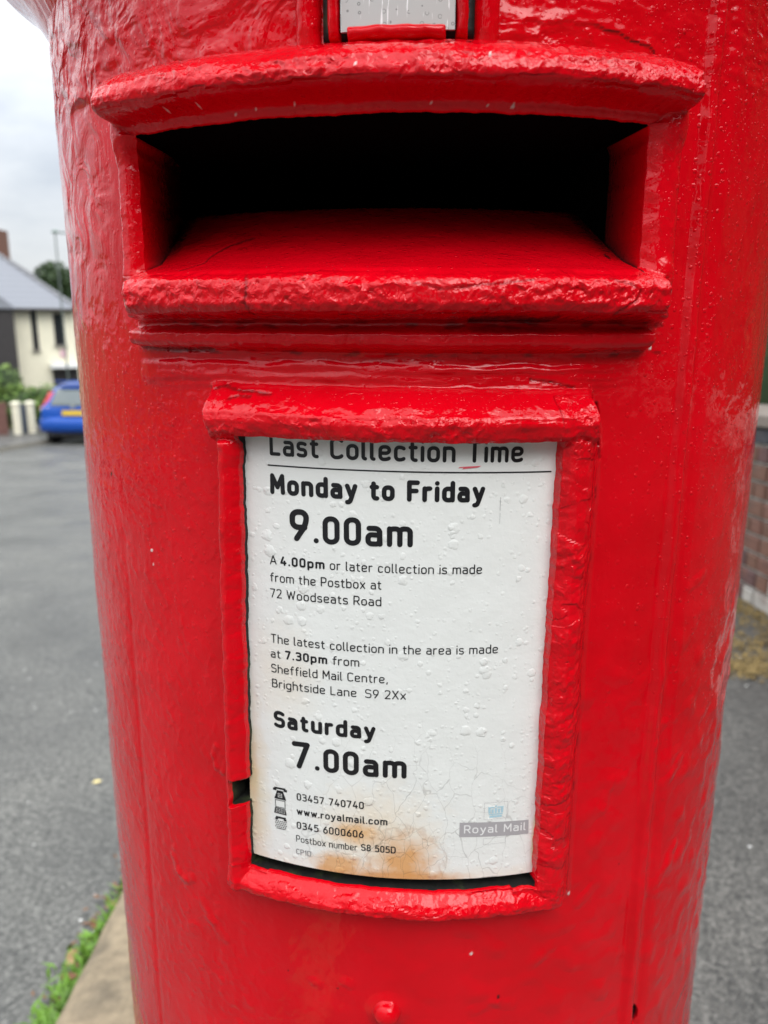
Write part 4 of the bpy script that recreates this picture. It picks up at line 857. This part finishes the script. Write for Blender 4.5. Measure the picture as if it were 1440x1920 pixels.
# beyond the stretch the frame shows, the bricks are one joined part
m_ = MB(); rr_ = np.random.default_rng(5)
for row in range(10):
    for a0_, a1_ in ((-7.9, 1.9), (7.7, 11.8)):
        y = a0_+(bl/2 if row % 2 else 0)
        while y < a1_-.12:
            L_ = bl if rr_.random() < .6 else bl/2
            if y+L_ > a1_+.005: break
            z = wtop(y)-pitch*(row+1)+.008; j_ = rr_.uniform(-.003, .003); dzz = -.068*(L_-.016)
            if z > pz(WX, y)-.04:
                x0_, x1_ = WX-.010+j_-WL.x, WX+.03-WL.x; ya, yb = y-WL.y, y+L_-.016-WL.y; za = z-WL.z; H_ = pitch-.018
                m_.add([(x1_, ya, za), (x1_, yb, za+dzz), (x1_, yb, za+dzz+H_), (x1_, ya, za+H_), (x0_, ya, za), (x0_, yb, za+dzz), (x0_, yb, za+dzz+H_), (x0_, ya, za+H_)], [(4, 7, 6, 5), (0, 4, 5, 1), (1, 5, 6, 2), (2, 6, 7, 3), (3, 7, 4, 0)])
            y += L_
tag(m_.build('brickwork', M_br[1], wall), kind='stuff')
for k in range(27):
    y = wy0+k*.75; m_ = MB(); s_ = [(x, yy, zz_) for yy in (y+.004, y+.746) for x, zz_ in ((WX-.045, wtop(yy)+.002), (WX+.27, wtop(yy)+.002), (WX+.27, wtop(yy)+.055), (WX+.11, wtop(yy)+.105), (WX-.045, wtop(yy)+.060))]
    m_.add([(a_-WL.x, b_-WL.y, c_-WL.z) for a_, b_, c_ in s_], [(0, 1, 2, 3, 4), (9, 8, 7, 6, 5)]+[(i_, (i_ + 5), 5+(i_+1) % 5, (i_+1) % 5) for i_ in range(5)]); m_.build('coping_stone', M_cope, wall, bevel=.006)
# ---------------------------------------------------------------- foliage
def leafcloud(centres, n_, s, flat=.6):
    """n_ leaf faces spread through ellipsoids (cx,cy,cz,rx,ry,rz)"""
    C_ = np.array(centres); vol = C_[:, 3]*C_[:, 4]*C_[:, 5]; pick = rng.choice(len(C_), n_, p=vol/vol.sum()); c_ = C_[pick]
    d = rng.normal(size=(n_, 3)); d /= np.linalg.norm(d, axis=1)[:, None]; r = rng.uniform(.55, 1.05, n_)**.6
    p = c_[:, :3]+d*r[:, None]*c_[:, 3:]; a_ = rng.normal(size=(n_, 3)); a_[:, 2] *= flat; a_ /= np.linalg.norm(a_, axis=1)[:, None]
    b_ = np.cross(a_, rng.normal(size=(n_, 3))); b_ /= np.linalg.norm(b_, axis=1)[:, None]; ss_ = (s*rng.uniform(.5, 1.4, n_))[:, None]
    V_ = np.stack([p-a_*ss_, p+b_*ss_*.5, p+a_*ss_, p-b_*ss_*.5], 1).reshape(-1, 3); return V_, np.arange(n_*4).reshape(-1, 4)
def leafmat(name, c_, c2_):
    m = mat(name, c_, .55, .4, col2=c2_, c2scale=2.5, c2pos=(.4, .6), var=.35, vscale=9); return m
M_hr = leafmat('hedge leaf', (.045, .085, .022), (.085, .13, .03)); M_hl = leafmat('garden hedge leaf', (.08, .16, .03), (.20, .30, .06)); M_tr = leafmat('tree leaf', (.035, .065, .022), (.055, .09, .03))
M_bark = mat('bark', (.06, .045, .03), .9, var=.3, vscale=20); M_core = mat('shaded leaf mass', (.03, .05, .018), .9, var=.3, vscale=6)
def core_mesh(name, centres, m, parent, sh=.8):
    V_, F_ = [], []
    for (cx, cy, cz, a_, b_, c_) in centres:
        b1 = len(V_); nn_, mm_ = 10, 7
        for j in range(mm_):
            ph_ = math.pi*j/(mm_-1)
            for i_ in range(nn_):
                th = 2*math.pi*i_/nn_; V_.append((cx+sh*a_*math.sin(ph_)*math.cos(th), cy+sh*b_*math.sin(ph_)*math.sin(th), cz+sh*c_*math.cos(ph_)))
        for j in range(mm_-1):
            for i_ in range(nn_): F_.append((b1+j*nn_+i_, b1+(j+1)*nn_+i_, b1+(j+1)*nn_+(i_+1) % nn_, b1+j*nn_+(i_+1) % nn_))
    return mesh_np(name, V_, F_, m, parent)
def hedge(label, cs, nl, s, ml, cat='hedge', name='hedge', group=None):
    r = empty(name, (cs[0][0], cs[0][1], pz(cs[0][0], cs[0][1]) if cs[0][0] > 0 else gz(0, cs[0][1]))); tag(r, label, cat, group); o_ = np.array(r.location)
    loc = [tuple(np.array(c_[:3])-o_)+tuple(c_[3:]) for c_ in cs]
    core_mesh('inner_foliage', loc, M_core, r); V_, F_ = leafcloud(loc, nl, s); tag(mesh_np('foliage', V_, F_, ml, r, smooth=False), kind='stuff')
    for c_ in loc[::3]:
        st = MB(); st.tube([(c_[0], c_[1], c_[2]-c_[5]*1.1-.2), (c_[0]+.05, c_[1], c_[2])], [.04, .02], 6); st.build('stem', M_bark, r)
cs = []
for k in range(26):
    y = -7+k*.8; cs.append((2.75+rng.uniform(-.1, .1), y, pz(2, y)+.95+rng.uniform(-.08, .08), .62, .66, 1.0+rng.uniform(-.1, .12)))
    cs.append((2.95+rng.uniform(-.1, .1), y+.3, pz(2, y)+2.1+rng.uniform(-.15, .2), .70, .72, .95+rng.uniform(-.1, .2)))
hedge('tall dark green hedge growing behind the low brick wall', cs, 30000, .055, M_hr)
# garden hedge at the left, in front of the cream house
cs = []
for k in range(11):
    q = k/9; x = -13.2+q*3.3; y = 23.2-q*.4; cs.append((x, y, gz(0, y)+.75, .55, .55, .88-.26*q+rng.uniform(-.08, .08)))
    if k < 6: cs.append((x+.1, y+.1, gz(0, y)+1.35, .55, .5, .55+rng.uniform(-.1, .1)))
hedge('rounded green garden hedge in front of the cream house', cs, 9000, .07, M_hl)
# tree beyond the house
def tree(label, x, y, h_, crown, nl, s, name='tree'):
    r = empty(name, (x, y, gz(0, y))); tag(r, label, 'tree')
    t_ = MB(); t_.tube([(0, 0, 0), (.1, 0, h_*.4), (-.05, .1, h_*.75)], [.32, .22, .10], 9)
    for k in range(6): an = k*1.05; t_.tube([(0.03, 0, h_*.42+k*.2), (math.cos(an)*1.2, math.sin(an)*1.2, h_*.62+k*.2)], [.10, .03], 6)
    t_.build('trunk', M_bark, r, smooth=True); loc = [(c_[0], c_[1], c_[2], c_[3], c_[4], c_[5]) for c_ in crown]
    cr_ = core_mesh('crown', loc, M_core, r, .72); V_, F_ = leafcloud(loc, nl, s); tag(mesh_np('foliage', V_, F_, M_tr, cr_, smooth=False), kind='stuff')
g0 = gz(0, 50)
tz_ = E+3.7-g0
cr2 = [(0, 0, tz_-1.2, 1.4, 1.3, 1.5), (1.15, .2, tz_-1.5, 1.1, 1.2, 1.3), (-.9, 0, tz_-1.7, 1.0, 1.0, 1.2), (2.1, .3, tz_-2.3, 1.1, 1.0, 1.2), (.4, -.3, tz_-2.8, 1.8, 1.4, 1.4)]
tree('dark green tree rising beyond the slate roof', -20.6, 50, tz_-1.5, cr2, 9000, .13)
# unseen trees added uphill behind the viewpoint, to darken reflections in the wet paint
def added_back_tree(label, x, y, base, hh, rad, nl):
    r = empty('tree', (x, y, base)); tag(r, label, 'tree', 'unseen trees added behind the viewpoint for reflections')
    t_ = MB(); t_.tube([(0, 0, -.2), (.08, 0, hh*.35), (0, .1, hh*.7)], [.2, .15, .06], 9); t_.build('trunk', M_bark, r, smooth=True)
    loc = [(0, 0, hh*.72, rad*.75, rad*.75, hh*.27)]+[(rad*.62*math.cos(k*1.05), rad*.62*math.sin(k*1.05), hh*(.55+.10*(k % 3)), rad*.5, rad*.5, hh*.18) for k in range(6)]
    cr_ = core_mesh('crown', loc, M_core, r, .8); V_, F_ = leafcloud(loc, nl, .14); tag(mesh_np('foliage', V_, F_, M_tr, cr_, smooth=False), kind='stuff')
added_back_tree('broad dark tree, unseen, added behind the viewpoint beside the hedge for reflections', 1.6, -8.5, gz(0, -8.5), 6.2, 2.6, 5000)
added_back_tree('tall unseen tree added farther uphill behind the viewpoint for reflections', 4.2, -14, gz(0, -14), 7.5, 3.2, 5000)
added_back_tree('tall spreading unseen tree added across the road uphill for reflections', -10.5, -22, gz(0, -22), 8.2, 3.8, 3500)
added_back_tree('medium unseen tree added across the road nearest the viewpoint for reflections', -13, -11, gz(0, -11), 6.0, 2.7, 3000)
added_back_tree('farthest unseen tree added at the top of the street for reflections', -4.0, -30, gz(0, -30), 8.0, 3.6, 3500)
# ---------------------------------------------------------------- cream house
M_cream = mat('cream render', (.82, .77, .60), .85, var=.06, vscale=3); M_slate = bpy.data.materials.new('grey slate'); 
M_slate.use_nodes = True; t = M_slate.node_tree; b_ = t.nodes['Principled BSDF']; gq = nd(t, 'ShaderNodeNewGeometry'); wv_ = nd(t, 'ShaderNodeTexWave', wave_type='BANDS', bands_direction='Z'); wv_.inputs['Scale'].default_value = 1.6; wv_.inputs['Distortion'].default_value = .6; lk(t, gq.outputs['Position'], wv_.inputs['Vector'])
x_ = nd(t, 'ShaderNodeMix', data_type='RGBA'); x_.inputs[6].default_value = (.17, .175, .20, 1); x_.inputs[7].default_value = (.24, .25, .275, 1); lk(t, wv_.outputs['Fac'], x_.inputs[0]); lk(t, x_.outputs[2], b_.inputs['Base Color']); b_.inputs['Roughness'].default_value = .45
M_win = mat('dark window glass', (.02, .022, .025), .08, .6); M_wht = mat('white joinery', (.78, .78, .76), .5); M_darkt = mat('dark timber', (.035, .03, .03), .6, var=.3, vscale=10); M_chb = mat('chimney brick', (.16, .075, .05), .9, var=.2, vscale=8)
A_ = np.array([-11.4, 29.0]); dr = np.array([-13.2, 28.0])-A_; dr /= np.linalg.norm(dr); nr = np.array([-dr[1], dr[0]])   # dr: along the end wall to the left; nr: outward
if nr[1] > 0: nr = -nr
house = empty('house', (A_[0], A_[1], gz(0, 29))); tag(house, 'cream rendered house with hipped grey slate roof beyond the parked car', 'house'); HL = np.array(house.location)
ev = E+.66                                     # eaves
side = np.array([-5.1, 18.5]); side /= np.linalg.norm(side)
def hp(a_, b__, z): q = A_+dr*a_-nr*b__; return (q[0]-HL[0], q[1]-HL[1], z-HL[2])   # a_ along the wall, b__ inwards
zb = E-3.6; LB = 18.; DW = 7.0
def fp(a_, s_, z): q = A_+dr*a_+side*s_; return (q[0]-HL[0], q[1]-HL[1], z-HL[2])
m_ = MB(); m_.add([fp(0, 0, zb), fp(DW, 0, zb), fp(DW, LB, zb-1), fp(0, LB, zb-1), fp(0, 0, ev), fp(DW, 0, ev), fp(DW, LB, ev-.7), fp(0, LB, ev-.7)], [(0, 1, 5, 4), (1, 2, 6, 5), (2, 3, 7, 6), (3, 0, 4, 7), (4, 5, 6, 7)]); m_.build('wall', M_cream, house)
o_ = .25; rz_ = E+3.25
apex = fp(3.5, 2.9, rz_); ap2 = fp(3.5, LB-1, rz_-.6)
e0, e1, e2, e3 = fp(-o_, -o_, ev), fp(DW+o_, -o_, ev), fp(DW+o_, LB, ev-.7), fp(-o_, LB, ev-.7)
m_ = MB(); m_.add([e0, e1, e2, e3, apex, ap2], [(0, 1, 4), (0, 4, 5, 3), (1, 2, 5, 4), (2, 3, 5), (0, 3, 2, 1)]); roof = m_.build('roof', M_slate, house)
m_ = MB(); m_.tube([fp(-o_-.03, -o_-.05, ev-.03), fp(DW+o_, -o_-.05, ev-.03)], .06, 8); m_.build('gutter', M_darkt, house)
m_ = MB(); m_.tube([e0, apex], .07, 6); m_.tube([apex, ap2], .08, 6); m_.build('ridge_tiles', mat('ridge tile', (.22, .22, .23), .8), roof)
cxy = (-16.0-HL[0], 33.0-HL[1]); m_ = MB(); m_.box(cxy[0]-.5, cxy[1]-.4, rz_-1.2-HL[2], cxy[0]+.5, cxy[1]+.4, E+3.85-HL[2]); m_.build('chimney', M_chb, roof)
def wpanel(name, a0, a1, z0, z1, m, par, out=.03, th=.06, bev=0):
    m_ = MB(); q = [hp(a0, -out, z0), hp(a1, -out, z0), hp(a1, -out, z1), hp(a0, -out, z1), hp(a0, -out+th, z0), hp(a1, -out+th, z0), hp(a1, -out+th, z1), hp(a0, -out+th, z1)]
    m_.add(q, [(0, 1, 2, 3), (7, 6, 5, 4), (0, 4, 5, 1), (1, 5, 6, 2), (2, 6, 7, 3), (3, 7, 4, 0)]); return m_.build(name, m, par)
def window(a0, a1, z0, z1, mull=1):
    f_ = wpanel('window', a0, a1, z0, z1, M_darkt, house, .03, .05)
    n_ = mull; wd = (a1-a0-.04*(n_+1))/n_
    for k in range(n_): wpanel('pane', a0+.04+k*(wd+.04), a0+.04+k*(wd+.04)+wd, z0+.05, z1-.05, M_win, f_, .036, .01)
    wpanel('sill', a0-.05, a1+.05, z0-.07, z0-.005, M_kerbf, f_, .09, .10)
# pixel columns 48-60, 98-120 of the end wall
window(1.22, 1.42, E-.78, E+.60)
window(.33, .68, E-.62, E+.52, 1)
window(2.9, 4.1, E-2.9, E-1.7, 2)
# dark timber bay at the left
m_ = MB(); q = [hp(2.02, -.9, zb), hp(4.4, -.9, zb), hp(4.4, 0, zb), hp(2.02, 0, zb), hp(2.02, -.9, E+.62), hp(4.4, -.9, E+.62), hp(4.4, 0, E+.62), hp(2.02, 0, E+.62)]
m_.add(q, [(0, 1, 5, 4), (1, 2, 6, 5), (3, 0, 4, 7), (4, 5, 6, 7)]); m_.build('bay', M_darkt, house)
m_ = MB(); m_.add([hp(1.92, -1.0, E+.63), hp(4.5, -1.0, E+.63), hp(4.5, .1, E+.64), hp(1.92, .1, E+.64), hp(3.2, -.9, E+1.75), hp(3.2, .8, E+1.80)], [(0, 1, 4), (0, 4, 5, 3), (1, 2, 5, 4), (0, 3, 2, 1)]); m_.build('bay_roof', M_slate, house)
# canopy, sign board and dark entrance low on the wall
wpanel('canopy', -.1, .95, E-1.42, E-1.27, M_wht, house, .55, .58)
wpanel('entrance', -.02, .85, zb, E-1.46, M_darkt, house, .02, .04)
wpanel('sign_board', .32, .55, E-1.05, E-.78, mat('faded pink board', (.62, .40, .44), .7), house, .05, .03)
# ---------------------------------------------------------------- gate posts, fence panel
def post(x, y, label):
    z = gz(0, y)+.1; r = empty('gate_post', (x, y, z)); tag(r, label, 'gate post', 'cream gate posts at the front garden')
    m_ = MB(); m_.box(-.085, -.085, -.1, .085, .085, .80); m_.build('shaft', M_cream, r, bevel=.02)
    m_ = MB(); m_.add([(-.11, -.11, .802), (.11, -.11, .802), (.11, .11, .802), (-.11, .11, .802), (-.11, -.11, .84), (.11, -.11, .84), (.11, .11, .84), (-.11, .11, .84), (0, 0, .89)], [(0, 3, 2, 1), (0, 1, 5, 4), (1, 2, 6, 5), (2, 3, 7, 6), (3, 0, 4, 7), (4, 5, 8), (5, 6, 8), (6, 7, 8), (7, 4, 8)]); m_.build('post_cap', M_cream, r)
post(-9.74, 20.4, 'cream gate post beside the brown fence panel'); post(-9.62, 20.95, 'cream gate post nearer the blue car')
M_fence = mat('red brown fence board', (.16, .075, .06), .8, var=.25, vscale=6)
fence = empty('fence_panel', (-10.80, 20.2, gz(0, 20.2)+.1)); tag(fence, 'red brown boarded fence panel left of the cream gate posts', 'fence')
for k in range(16):
    m_ = MB(); m_.box(-.97+k*.117, -.012+.004*(k % 2), -.1, -.97+k*.117+.11, .012+.004*(k % 2), .86+.01*math.sin(k*2.2)); m_.build('board', M_fence, fence)
for z in (.15, .70):
    m_ = MB(); m_.box(-.98, .020, z, .92, .06, z+.07); m_.build('rail', M_fence, fence)
M_pot = mat('dark blue grey gate', (.06, .075, .10), .5)
gate = empty('garden_gate', (-9.75, 20.68, gz(0, 20.7)+.1), math.atan2(.55, .24)); tag(gate, 'dark grey blue garden gate between the cream posts', 'gate')
for k in range(4): m_ = MB(); m_.box(-.17+k*.09, -.012, .02, -.17+k*.09+.075, .012, .78); m_.build('board', M_pot, gate)
for z in (.15, .60): m_ = MB(); m_.box(-.17, .013, z, .17, .035, z+.06); m_.build('rail', M_pot, gate)
# ---------------------------------------------------------------- street lamp
M_lamp = mat('dull green grey steel', (.05, .065, .055), .6)
lx, ly = -10.55, 26.0; r = empty('street_lamp', (lx, ly, gz(0, ly)+.1)); tag(r, 'slender street lamp post standing in front of the cream house', 'street lamp')
top_ = E+2.95-r.location.z
m_ = MB(); m_.tube([(0, 0, -.1), (0, 0, 1.2), (0, 0, 1.25), (0, 0, top_)], [.06, .06, .03, .022], 10); m_.build('pole', M_lamp, r, smooth=True)
m_ = MB(); m_.tube([(0, 0, top_), (.12, 0, top_+.02), (.62, 0, top_-.02)], .022, 8); m_.build('arm', M_lamp, r, smooth=True)
m_ = MB(); m_.tube([(-.10, 0, top_+.02), (0, 0, top_+.06), (.12, 0, top_+.03)], [.03, .06, .03], 8); m_.build('lamp_head', mat('pale lamp housing', (.25, .32, .28), .5), r, smooth=True)
# ---------------------------------------------------------------- blue car
M_blue = mat('blue car paint', (.006, .072, .38), .3, .4); M_blue.node_tree.nodes['Principled BSDF'].inputs['Coat Weight'].default_value = .2
M_glass = mat('car rear glass', (.10, .12, .12), .06, .8); M_rub = mat('tyre rubber', (.012, .012, .012), .8); M_lamp_r = mat('red lamp lens', (.45, .012, .015), .15, .6); M_lampw = mat('clear lamp lens', (.55, .45, .45), .12, .6)
M_yel = mat('yellow number plate', (.75, .50, .05), .4); M_chr = mat('chrome', (.75, .75, .76), .15, metal=1); M_trim = mat('black trim', (.015, .015, .017), .5)
def make_car(label):
    cx_, cy_ = -7.42, 18.35; z = gz(0, cy_)
    c = empty('parked_car', (cx_, cy_, z)); c.rotation_euler = (math.atan(-.068), 0, 0); tag(c, label, 'car')
    # stations along the length: y, z low, z belt, z roof, half width low, belt, roof
    st = [(0.0, .34, .80, .84, .66, .72, .66), (.03, .27, .84, .92, .76, .80, .69), (.10, .24, .88, 1.04, .80, .83, .66), (.22, .24, .93, 1.22, .83, .84, .62), (.38, .24, .95, 1.40, .84, .845, .58), (.62, .24, .96, 1.485, .84, .85, .57),
          (1.2, .22, .97, 1.525, .84, .85, .575), (2.0, .22, .96, 1.50, .84, .85, .57), (2.55, .22, .95, 1.36, .84, .845, .57), (3.05, .22, .93, 1.08, .84, .84, .60), (3.25, .22, .90, .94, .83, .82, .66), (3.6, .22, .80, .82, .80, .78, .66), (3.80, .26, .62, .66, .68, .68, .6), (3.84, .34, .55, .58, .58, .60, .52)]
    V_, F_ = [], []
    for (y, zl_, zb_, zr, wl, wb, wr) in st:
        half = [(wl*.88, zl_), (wl, zl_+.10), (wl+.01, (zl_+zb_)/2), (wb, zb_-.03), (wb*.97, zb_+.01), (wb*.5+wr*.5, zb_*.45+zr*.55), (wr, zr-.05), (wr*.82, zr)]
        V_ += [(x, y, q) for x, q in half]+[(-x, y, q) for x, q in half[::-1]]
    n_ = 16
    for k in range(len(st)-1):
        for i_ in range(n_): F_.append((k*n_+i_, k*n_+(i_+1) % n_, (k+1)*n_+(i_+1) % n_, (k+1)*n_+i_))
    F_ += [tuple(range(n_-1, -1, -1)), tuple(range((len(st)-1)*n_, len(st)*n_))]
    o = mesh_np('body', V_, F_, M_blue, c); md = o.modifiers.new('subdivision', 'SUBSURF'); md.levels = md.render_levels = 1
    def rearz(t_):  # hatch surface between belt and roof: returns y, z, half width
        P_ = [(.030, .84, .78), (.045, .92, .70), (.115, 1.04, .665), (.245, 1.22, .625), (.385, 1.37, .59)]
        f_ = t_*(len(P_)-1); i_ = min(int(f_), len(P_)-2); q = f_-i_; return [P_[i_][j]*(1-q)+P_[i_+1][j]*q for j in range(3)]
    def rpatch(name, t0, t1, xf0, xf1, m, out=.02, n1=6, n2=8, par=c):
        V_, F_ = [], []
        for i_ in range(n1+1):
            y, z_, hw_ = rearz(t0+(t1-t0)*i_/n1)
            for j in range(n2+1): x = (xf0+(xf1-xf0)*j/n2)*hw_; V_.append((x, y-out+.05*(x/.8)**2, z_))
        for i_ in range(n1):
            for j in range(n2): a__ = i_*(n2+1)+j; F_.append((a__, a__+1, a__+n2+2, a__+n2+1))
        o = mesh_np(name, V_, F_, m, par); s = o.modifiers.new('solid', 'SOLIDIFY'); s.thickness = .012; s.offset = 0; return o
    rpatch('rear_window', .22, .93, -.82, .82, M_glass)
    for sgn in (-1, 1):
        V_ = []; F_ = []
        lens_ = rpatch('tail_light', -.02, .80, sgn*.86, sgn*1.10, M_lamp_r, .012, 6, 3)
        rpatch('reversing_light', -.02, .18, sgn*.80, sgn*1.06, M_lampw, .030, 2, 2, par=lens_)
    m_ = MB(); m_.box(-.26, -.045, .70, .26, -.015, .81); m_.build('number_plate', M_yel, c, bevel=.004)
    m_ = MB(); m_.box(-.30, -.030, .825, .30, -.005, .87); m_.build('plate_garnish', M_blue, c, bevel=.01)
    m_ = MB(); m_.tube([(0, -.028, .905), (0, -.002, .905)], .055, 16); m_.build('badge', M_chr, c)
    V_ = []; F_ = []
    prof_ = [(.015, .30), (-.055, .36), (-.085, .46), (-.080, .56), (-.03, .62), (.03, .63)]
    for i_ in range(17):
        x = -.84+1.68*i_/16; k_ = .17*abs(x/.84)**3.2; V_ += [(x, y+k_, z_) for y, z_ in prof_]
    for i_ in range(16):
        for j in range(5): a__ = i_*6+j; F_.append((a__, a__+1, a__+7, a__+6))
    o = mesh_np('rear_bumper', V_, F_, M_blue, c); s = o.modifiers.new('solid', 'SOLIDIFY'); s.thickness = .03
    m_ = MB(); m_.box(-.66, .03, .20, .66, .12, .31); m_.build('lower_valance', M_trim, c, bevel=.01)
    m_ = MB(); m_.box(-.52, .30, 1.49, .52, .52, 1.515); m_.build('roof_spoiler', M_blue, c, bevel=.01)
    for sx_ in (-1, 1):
        for yw in (.66, 3.05):
            w_e = MB(); w_e.tube([(sx_*.66, yw, .29), (sx_*.845, yw, .29)], .29, 24); wh = w_e.build('wheel', M_rub, c, bevel=.02)
            r_m = MB(); r_m.tube([(sx_*.80, yw, .29), (sx_*.852, yw, .29)], .19, 16); r_m.build('rim', M_chr, wh)
    for sx_ in (-1, 1):
        m_ = MB(); pts_ = [(sx_*.845, .55, 1.0), (sx_*.845, 2.45, 1.0), (sx_*.70, 2.15, 1.38), (sx_*.70, .75, 1.38)]; m_.add([(x+sx_*.012, y, z_) for x, y, z_ in pts_]+[(x-sx_*.01, y, z_) for x, y, z_ in pts_], [(0, 1, 2, 3), (7, 6, 5, 4), (0, 4, 5, 1), (1, 5, 6, 2), (2, 6, 7, 3), (3, 7, 4, 0)]); m_.build('side_window', M_glass, c)
        m_ = MB(); m_.box(min(sx_*.85, sx_*.99), 2.45, .98, max(sx_*.85, sx_*.99), 2.53, 1.10); m_.build('door_mirror', M_blue, c, bevel=.02)
    return c
make_car('bright blue hatchback parked at the far kerb, seen from behind')
